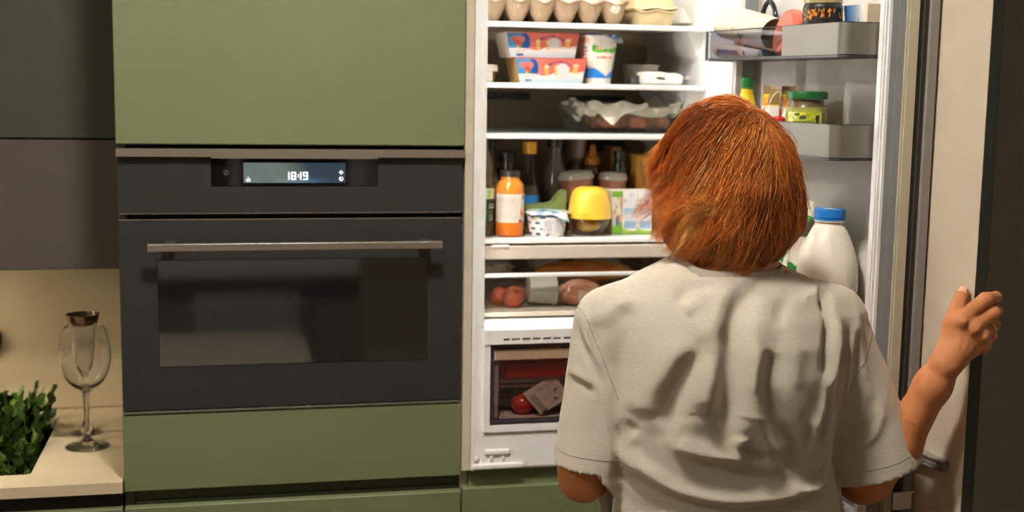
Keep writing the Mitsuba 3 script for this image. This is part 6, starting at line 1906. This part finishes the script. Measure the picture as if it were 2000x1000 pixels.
back = np.clip(-n[:, 1] + 0.2, 0, 1)
for k in ('index', 'middle', 'ring', 'little'):
    a = np.array(RJ[k][0]) + [0, -0.016, 0]
    bump += stroke([a, WR_R * 0.6 + a * 0.4 + [0, -0.009, 0]], 0.0032, 0.0014) * back
bump += stroke([(1.186, -0.69, 1.245), (1.197, -0.69, 1.250), (1.203, -0.685, 1.262), (1.212, -0.684, 1.258)], 0.0022, 0.0022) * back
bump += stroke([(1.203, -0.69, 1.232), (1.206, -0.69, 1.246), (1.216, -0.685, 1.252)], 0.0020, 0.0019) * back
bump -= stroke([(1.155, -0.69, 1.232), (1.172, -0.70, 1.224), (1.19, -0.69, 1.222)], 0.0016, 0.0009) * back
for k in ('index', 'middle', 'ring', 'little'):
    a, b = np.array(RJ[k][1]), np.array(RJ[k][0])
    for s in (-0.003, 0.0, 0.003):
        c0 = a + (b - a) / np.linalg.norm(b - a) * s + [0.001, -0.008, 0.003]
        bump -= stroke([c0 + [-0.004, 0, 0.006], c0 + [0.004, 0, -0.006]], 0.0008, 0.0005)
c0 = np.array(RT[2])
for s in (-0.002, 0.001):
    bump -= stroke([c0 + [-0.006, -0.006, 0.006 + s], c0 + [0.006, -0.009, -0.002 + s]], 0.0009, 0.0006)
bump += (meshkit.fbm(v * 350, 2, 5) - 0.5) * 0.0003
b2m.vertices = v + n * bump[:, None]


def skin_tex(p, n, uv):
    a = fbm(p.x * 40, p.y * 40, p.z * 40, octaves=3)
    f = noise(p.x * 500, p.y * 500, p.z * 500)
    return mix(C3((178, 108, 64)), C3((204, 136, 90)), dr.clip(a * 0.9 + 0.12 * f, 0, 1))


mat('skin', proc(skin_tex), 0.48, 0.35, sheen=0.1)
add(person + '__body', [b1m, b2m], 'mat_skin', True, label='bare arms, neck and hands')
# thumb nail and ring
t2, t3 = np.array(RT[2]), np.array(RT[3])
ax_ = (t3 - t2) / np.linalg.norm(t3 - t2)
outn = np.array([-0.45, -0.62, 0.35])
outn -= ax_ * (outn @ ax_)
outn /= np.linalg.norm(outn)
sd_ = np.cross(ax_, outn)
m, uv = patch(lambda U, V: [t3[k] + ax_[k] * (-0.008 + 0.0135 * V) + (sd_[k] * np.sin(U) + outn[k] * np.cos(U)) * (0.0096 - 0.002 * V ** 3) for k in range(3)], np.linspace(-0.7, 0.7, 13), np.linspace(0, 1, 10))
add(person + '__thumb_nail', solidify(m, 0.0006), smooth=True, color=(232, 184, 154), gloss='gloss')
r0, r1 = np.array(RJ['ring'][0]), np.array(RJ['ring'][1])
ax_ = r1 - r0
Mr = along(ax_)
mat('gold', (206, 178, 120), 0.2, metal=1.0)
add(person + '__ring', lathe([(0.0100, -0.0022), (0.0112, -0.0020), (0.0114, 0.0), (0.0112, 0.0020), (0.0100, 0.0022), (0.0099, 0.0), (0.0100, -0.0022)], 40, r0 + ax_ * 0.83, Mr), 'mat_gold', True, label='thin gold finger ring')
# glasses: the left temple arm and its hinge peep out of the hair
gl = [HEAD + [-0.078, 0.085, 0.012], HEAD + [-0.086, 0.075, 0.012], HEAD + [-0.088, 0.02, 0.008], HEAD + [-0.086, -0.01, 0.0]]
gr = [HEAD + [0.078, 0.085, 0.012], HEAD + [0.084, 0.075, 0.012], HEAD + [0.086, 0.02, 0.008], HEAD + [0.084, -0.01, 0.0]]
lens = []
for s in (-1, 1):
    lens.append(tube([HEAD + [s * 0.036 + 0.028 * math.cos(a), 0.108, 0.0 + 0.020 * math.sin(a)] for a in np.linspace(0, 2 * np.pi, 33)], 0.0012, 8))
    lens.append(tube([HEAD + [s * 0.064, 0.108, 0.006], HEAD + [s * 0.080, 0.086, 0.012]], 0.0014, 8))
lens.append(tube([HEAD + [-0.008, 0.108, 0.004], HEAD + [0, 0.110, 0.007], HEAD + [0.008, 0.108, 0.004]], 0.0012, 8))
add(person + '__glasses', [tube(gl, 0.0016, 8), tube(gr, 0.0016, 8)] + lens, color=(226, 224, 220), smooth=True, gloss='gloss', label='white spectacle frame')

# trousers and feet (below the picture)


def leg_field(P):
    hips = ell(P, (0.875, -0.565, 0.84), (0.178, 0.130, 0.13))
    f = hips
    for s, y in ((-1, -0.56), (1, -0.57)):
        f = smin(f, bone(P, (0.875 + s * 0.088, y, 0.82), (0.875 + s * 0.085, y - 0.005, 0.47), 0.088, 0.062), 0.03)
        f = smin(f, bone(P, (0.875 + s * 0.085, y - 0.005, 0.47), (0.875 + s * 0.085, y + 0.01, 0.10), 0.062, 0.048), 0.02)
    return np.maximum(f, np.maximum(P[:, 2] - 0.91, 0.075 - P[:, 2]))


lg = surface_nets(leg_field, (0.66, -0.72, 0.05), (1.09, -0.40, 0.93), 0.008)
relax(lg, 6)
add(person + '__trousers', lg, color=(58, 60, 66), smooth=True, gloss='matte')
for s, y in ((-1, -0.56), (1, -0.57)):
    sh_ = surface_nets(lambda P: np.maximum(smin(bone(P, (0.875 + s * 0.085, y - 0.03, 0.04), (0.875 + s * 0.097, y + 0.13, 0.034), 0.04, 0.034), bone(P, (0.875 + s * 0.085, y + 0.005, 0.09), (0.875 + s * 0.085, y, 0.04), 0.036, 0.04), 0.02), 0.001 - P[:, 2]), (0.875 + s * 0.09 - 0.08, y - 0.1, -0.01), (0.875 + s * 0.09 + 0.08, y + 0.2, 0.14), 0.006)
    relax(sh_, 4)
    add(person + '__slipper', sh_, color=(120, 112, 104), smooth=True, gloss='matte')

# ---------------------------------------------------------------- the person: hair
HAIR = np.array([  # z, left x, right x
    (1.3320, 0.848, 0.906), (1.3385, 0.832, 0.916), (1.3470, 0.8160, 0.926), (1.3586, 0.799, 0.9430), (1.3769, 0.7835, 0.9635), (1.4059, 0.7750, 0.9835), (1.4346, 0.7745, 0.9825), (1.4632, 0.7765, 0.9765), (1.4917, 0.7785, 0.9690), (1.5201, 0.7850, 0.9583),
    (1.5485, 0.8005, 0.9405), (1.5664, 0.8165, 0.9255), (1.5772, 0.8355, 0.9080), (1.5845, 0.853, 0.889), (1.5875, 0.8700, 0.8710)])
HC = np.array([0.876, -0.548, 1.455])


def hull_radius(d):
    """Distance from HC to the hair's outer surface along unit directions d."""
    lo, hi = np.zeros(len(d)), np.full(len(d), 0.2)
    for _ in range(22):
        r = (lo + hi) / 2
        p = HC + d * r[:, None]
        xl, xr = tz(HAIR, p[:, 2])
        a, cx = (xr - xl) / 2 + 1e-6, (xl + xr) / 2
        b = np.interp(p[:, 2], [1.332, 1.36, 1.40, 1.46, 1.52, 1.56, 1.58, 1.5875], [0.062, 0.082, 0.098, 0.108, 0.098, 0.073, 0.044, 0.002])
        ins = ((p[:, 0] - cx) / a) ** 2 + ((p[:, 1] - HC[1]) / b) ** 2 < 1
        ins &= (p[:, 2] < 1.5876) & (p[:, 2] > 1.331)
        lo, hi = np.where(ins, r, lo), np.where(ins, hi, r)
    return lo


def unit(a):
    return a / np.linalg.norm(a, axis=-1, keepdims=True)


cap = trimesh.creation.icosphere(5, 1.0)
d = unit(np.array(cap.vertices))
r = hull_radius(d) * 0.955
cap.vertices = HC + d * r[:, None]
keepf = ~((cap.triangles_center[:, 1] > HC[1] + 0.045) & (cap.triangles_center[:, 2] < 1.52)) & (cap.triangles_center[:, 2] > 1.352)
cap.update_faces(keepf)
cap.remove_unreferenced_vertices()
relax(cap, 6)
add(person + '__hair', cap, color=lambda v: grad((104, 46, 14), (150, 74, 26), meshkit.fbm(v * np.array([160, 160, 14]), 3, 3)), smooth=True, gloss='matte', label='short copper-red bob')
hr = np.random.default_rng(11)
W0 = unit(np.array([0.024, -0.062, 0.118]))
NCL, PER, NP = 500, 30, 16
strands, tones = [], []


def slerp(a, b, t):
    w = np.arccos(np.clip((a * b).sum(-1, keepdims=True), -1, 1))
    w = np.maximum(w, 1e-4)
    return (np.sin((1 - t) * w) * a + np.sin(t * w) * b) / np.sin(w)


for c in range(NCL):
    if c % 5 == 0:                                                      # a lock: five clumps that fall together
        lock = c // 5
        az0 = hr.uniform(0, 2 * np.pi) if lock % 4 == 0 else hr.uniform(-1.9, 1.9) - np.pi / 2
        el0 = math.radians(hr.uniform(-70, -22) if lock % 3 else hr.uniform(-42, 10))
        if math.sin(az0) > 0.35:      # the fringe and sides near the face stay short
            el0 = max(el0, math.radians(-8 + 20 * math.sin(az0)))
        t_end0, swirl0 = hr.uniform(0.90, 1.05), hr.normal(0.10, 0.15)
        wav0, ph0, lift_l = hr.normal(0, 0.10), hr.uniform(0, 6.28), hr.uniform(0.945, 1.03)
        flick0 = hr.uniform(0.004, 0.040)
        tone0, start0 = hr.choice(5, p=[0.18, 0.36, 0.26, 0.06, 0.14]), hr.uniform(0.05, 0.42)
    az, el = az0 + hr.normal(0, 0.075), el0 + hr.normal(0, 0.06)
    e = np.array([math.cos(el) * math.cos(az), math.cos(el) * math.sin(az), math.sin(el)])
    t_end = t_end0 + hr.normal(0, 0.03)
    swirl, wav, ph = swirl0 + hr.normal(0, 0.03), wav0 + hr.normal(0, 0.02), ph0 + hr.normal(0, 0.2)
    lift0 = lift_l + hr.normal(0, 0.008)
    left = np.clip((-e[0] - 0.35) / 0.4, 0, 1)
    flick = flick0 * left * hr.uniform(0.6, 1.1) + hr.uniform(-0.003, 0.006)
    loose = 0.5 + 1.2 * (hr.uniform() < 0.15)
    tones.append(tone0 if hr.uniform() < 0.7 else hr.choice(5))
    n_s = PER
    s0 = W0 + hr.normal(0, 0.10, (n_s, 3)) * [1, 1, 0.4]
    if lock % 3 == 0:                                                   # top layers start further down the head
        s0 = slerp(W0[None], e[None], np.full((n_s, 1), start0)) + hr.normal(0, 0.08, (n_s, 3))
    s0 = unit(s0)
    e_s = unit(e + hr.normal(0, 0.026 * loose, (n_s, 3)))
    spread = unit(e + hr.normal(0, 0.10, (n_s, 3)))
    te = t_end * (1 + hr.normal(0, 0.05, n_s))
    t0 = np.abs(hr.normal(0, 0.10, n_s))
    perp = unit(np.cross(W0, e))
    pts = []
    for k in range(NP):
        u = k / (NP - 1)
        t = (t0 + (te - t0) * u)[:, None]
        tgt = unit(spread * (1 - u ** 1.5) + e_s * u ** 1.5)
        dirs = slerp(s0, tgt, np.clip(t, 0, 1.08))
        dirs = unit(dirs + perp * ((swirl * np.sin(np.pi * np.clip(t, 0, 1)) + wav * np.sin(5 * t + ph) * t)))
        rad = hull_radius(dirs)
        lay = lift0 + (hr.normal(0, 0.010, n_s) if k == 0 else pts_lay)
        if k == 0:
            pts_lay = lay - lift0
        rr = rad * (0.93 + (lay - 0.93) * np.clip(t[:, 0] / 0.25, 0, 1))
        p = HC + dirs * rr[:, None]
        q = np.clip((u - 0.68) / 0.32, 0, 1)
        p = p + np.array([-1, -0.25, 0.25]) * flick * q ** 1.6 + dirs * hr.normal(0, 0.0006)
        pts.append(p)
    strands.append(np.stack(pts, 1))
fly = []
for i in range(260):                                                    # stray single hairs
    s = strands[hr.integers(len(strands))][hr.integers(PER)].copy()
    o = unit((s[-1] - HC)[None])[0] + hr.normal(0, 0.5, 3)
    u = np.linspace(0, 1, NP)[:, None]
    fly.append(s + o * hr.uniform(0.004, 0.020) * u ** 2 + hr.normal(0, 0.006, 3) * np.sin(u * 5))


def strand_mesh(S, radius, colors):
    """Three-sided tapering tubes, one per strand, with a colour per strand."""
    n, k, _ = S.shape
    t = np.gradient(S, axis=1)
    t /= np.linalg.norm(t, axis=2, keepdims=True) + 1e-12
    o = unit(S - HC)
    a = np.cross(t, o)
    a /= np.linalg.norm(a, axis=2, keepdims=True) + 1e-9
    b = np.cross(t, a)
    u = np.linspace(0, 1, k)
    prof = radius * np.clip(np.minimum(0.6 + 4 * u, 1.0) * (1 - 0.8 * np.clip((u - 0.55) / 0.45, 0, 1)), 0.12, 1)
    ring_ = [S + prof[None, :, None] * (math.cos(g) * a + math.sin(g) * b) for g in (0, 2 * np.pi / 3, 4 * np.pi / 3)]
    V = np.stack(ring_, 2).reshape(-1, 3)
    base = (np.arange(n) * k * 3)[:, None, None] + (np.arange(k - 1) * 3)[None, :, None]
    j = np.arange(3)[None, None]
    p, q_, r_, s_ = base + j, base + (j + 1) % 3, base + 3 + (j + 1) % 3, base + 3 + j
    F = np.vstack([np.stack([p, q_, r_], -1).reshape(-1, 3), np.stack([p, r_, s_], -1).reshape(-1, 3)])
    C = np.repeat(colors, k * 3, axis=0) * np.tile(np.repeat(0.86 + 0.22 * u, 3), n)[:, None]
    return trimesh.Trimesh(V, F, process=False), C


COPPER = np.array([(146, 76, 28), (222, 130, 54), (244, 160, 76), (250, 188, 108), (188, 98, 36)])
cols = []
for S_, tone in zip(strands, tones):
    basec = COPPER[tone]
    cols.append(basec * (1 + hr.normal(0, 0.13, (len(S_), 1))))
scene['mat_hair'] = {'type': 'twosided', 'bsdf': {'type': 'principled', 'base_color': VC, 'roughness': 0.34, 'specular': 0.45, 'anisotropic': 0.5}}
m, c_ = strand_mesh(np.concatenate(strands), 0.00042, np.concatenate(cols))
scene[person + '__hair__strands'] = mikit.ply(m, 'mat_hair', True, color=lin(np.clip(c_, 0, 255)))
m, c_ = strand_mesh(np.array(fly), 0.00022, np.tile(COPPER[2], (len(fly), 1)))
scene[person + '__hair__stray_hairs'] = mikit.ply(m, 'mat_hair', True, color=lin(np.clip(c_, 0, 255)))
labels[person + '__hair__strands'] = {'kind': 'stuff'}
labels[person + '__hair__stray_hairs'] = {'kind': 'stuff'}
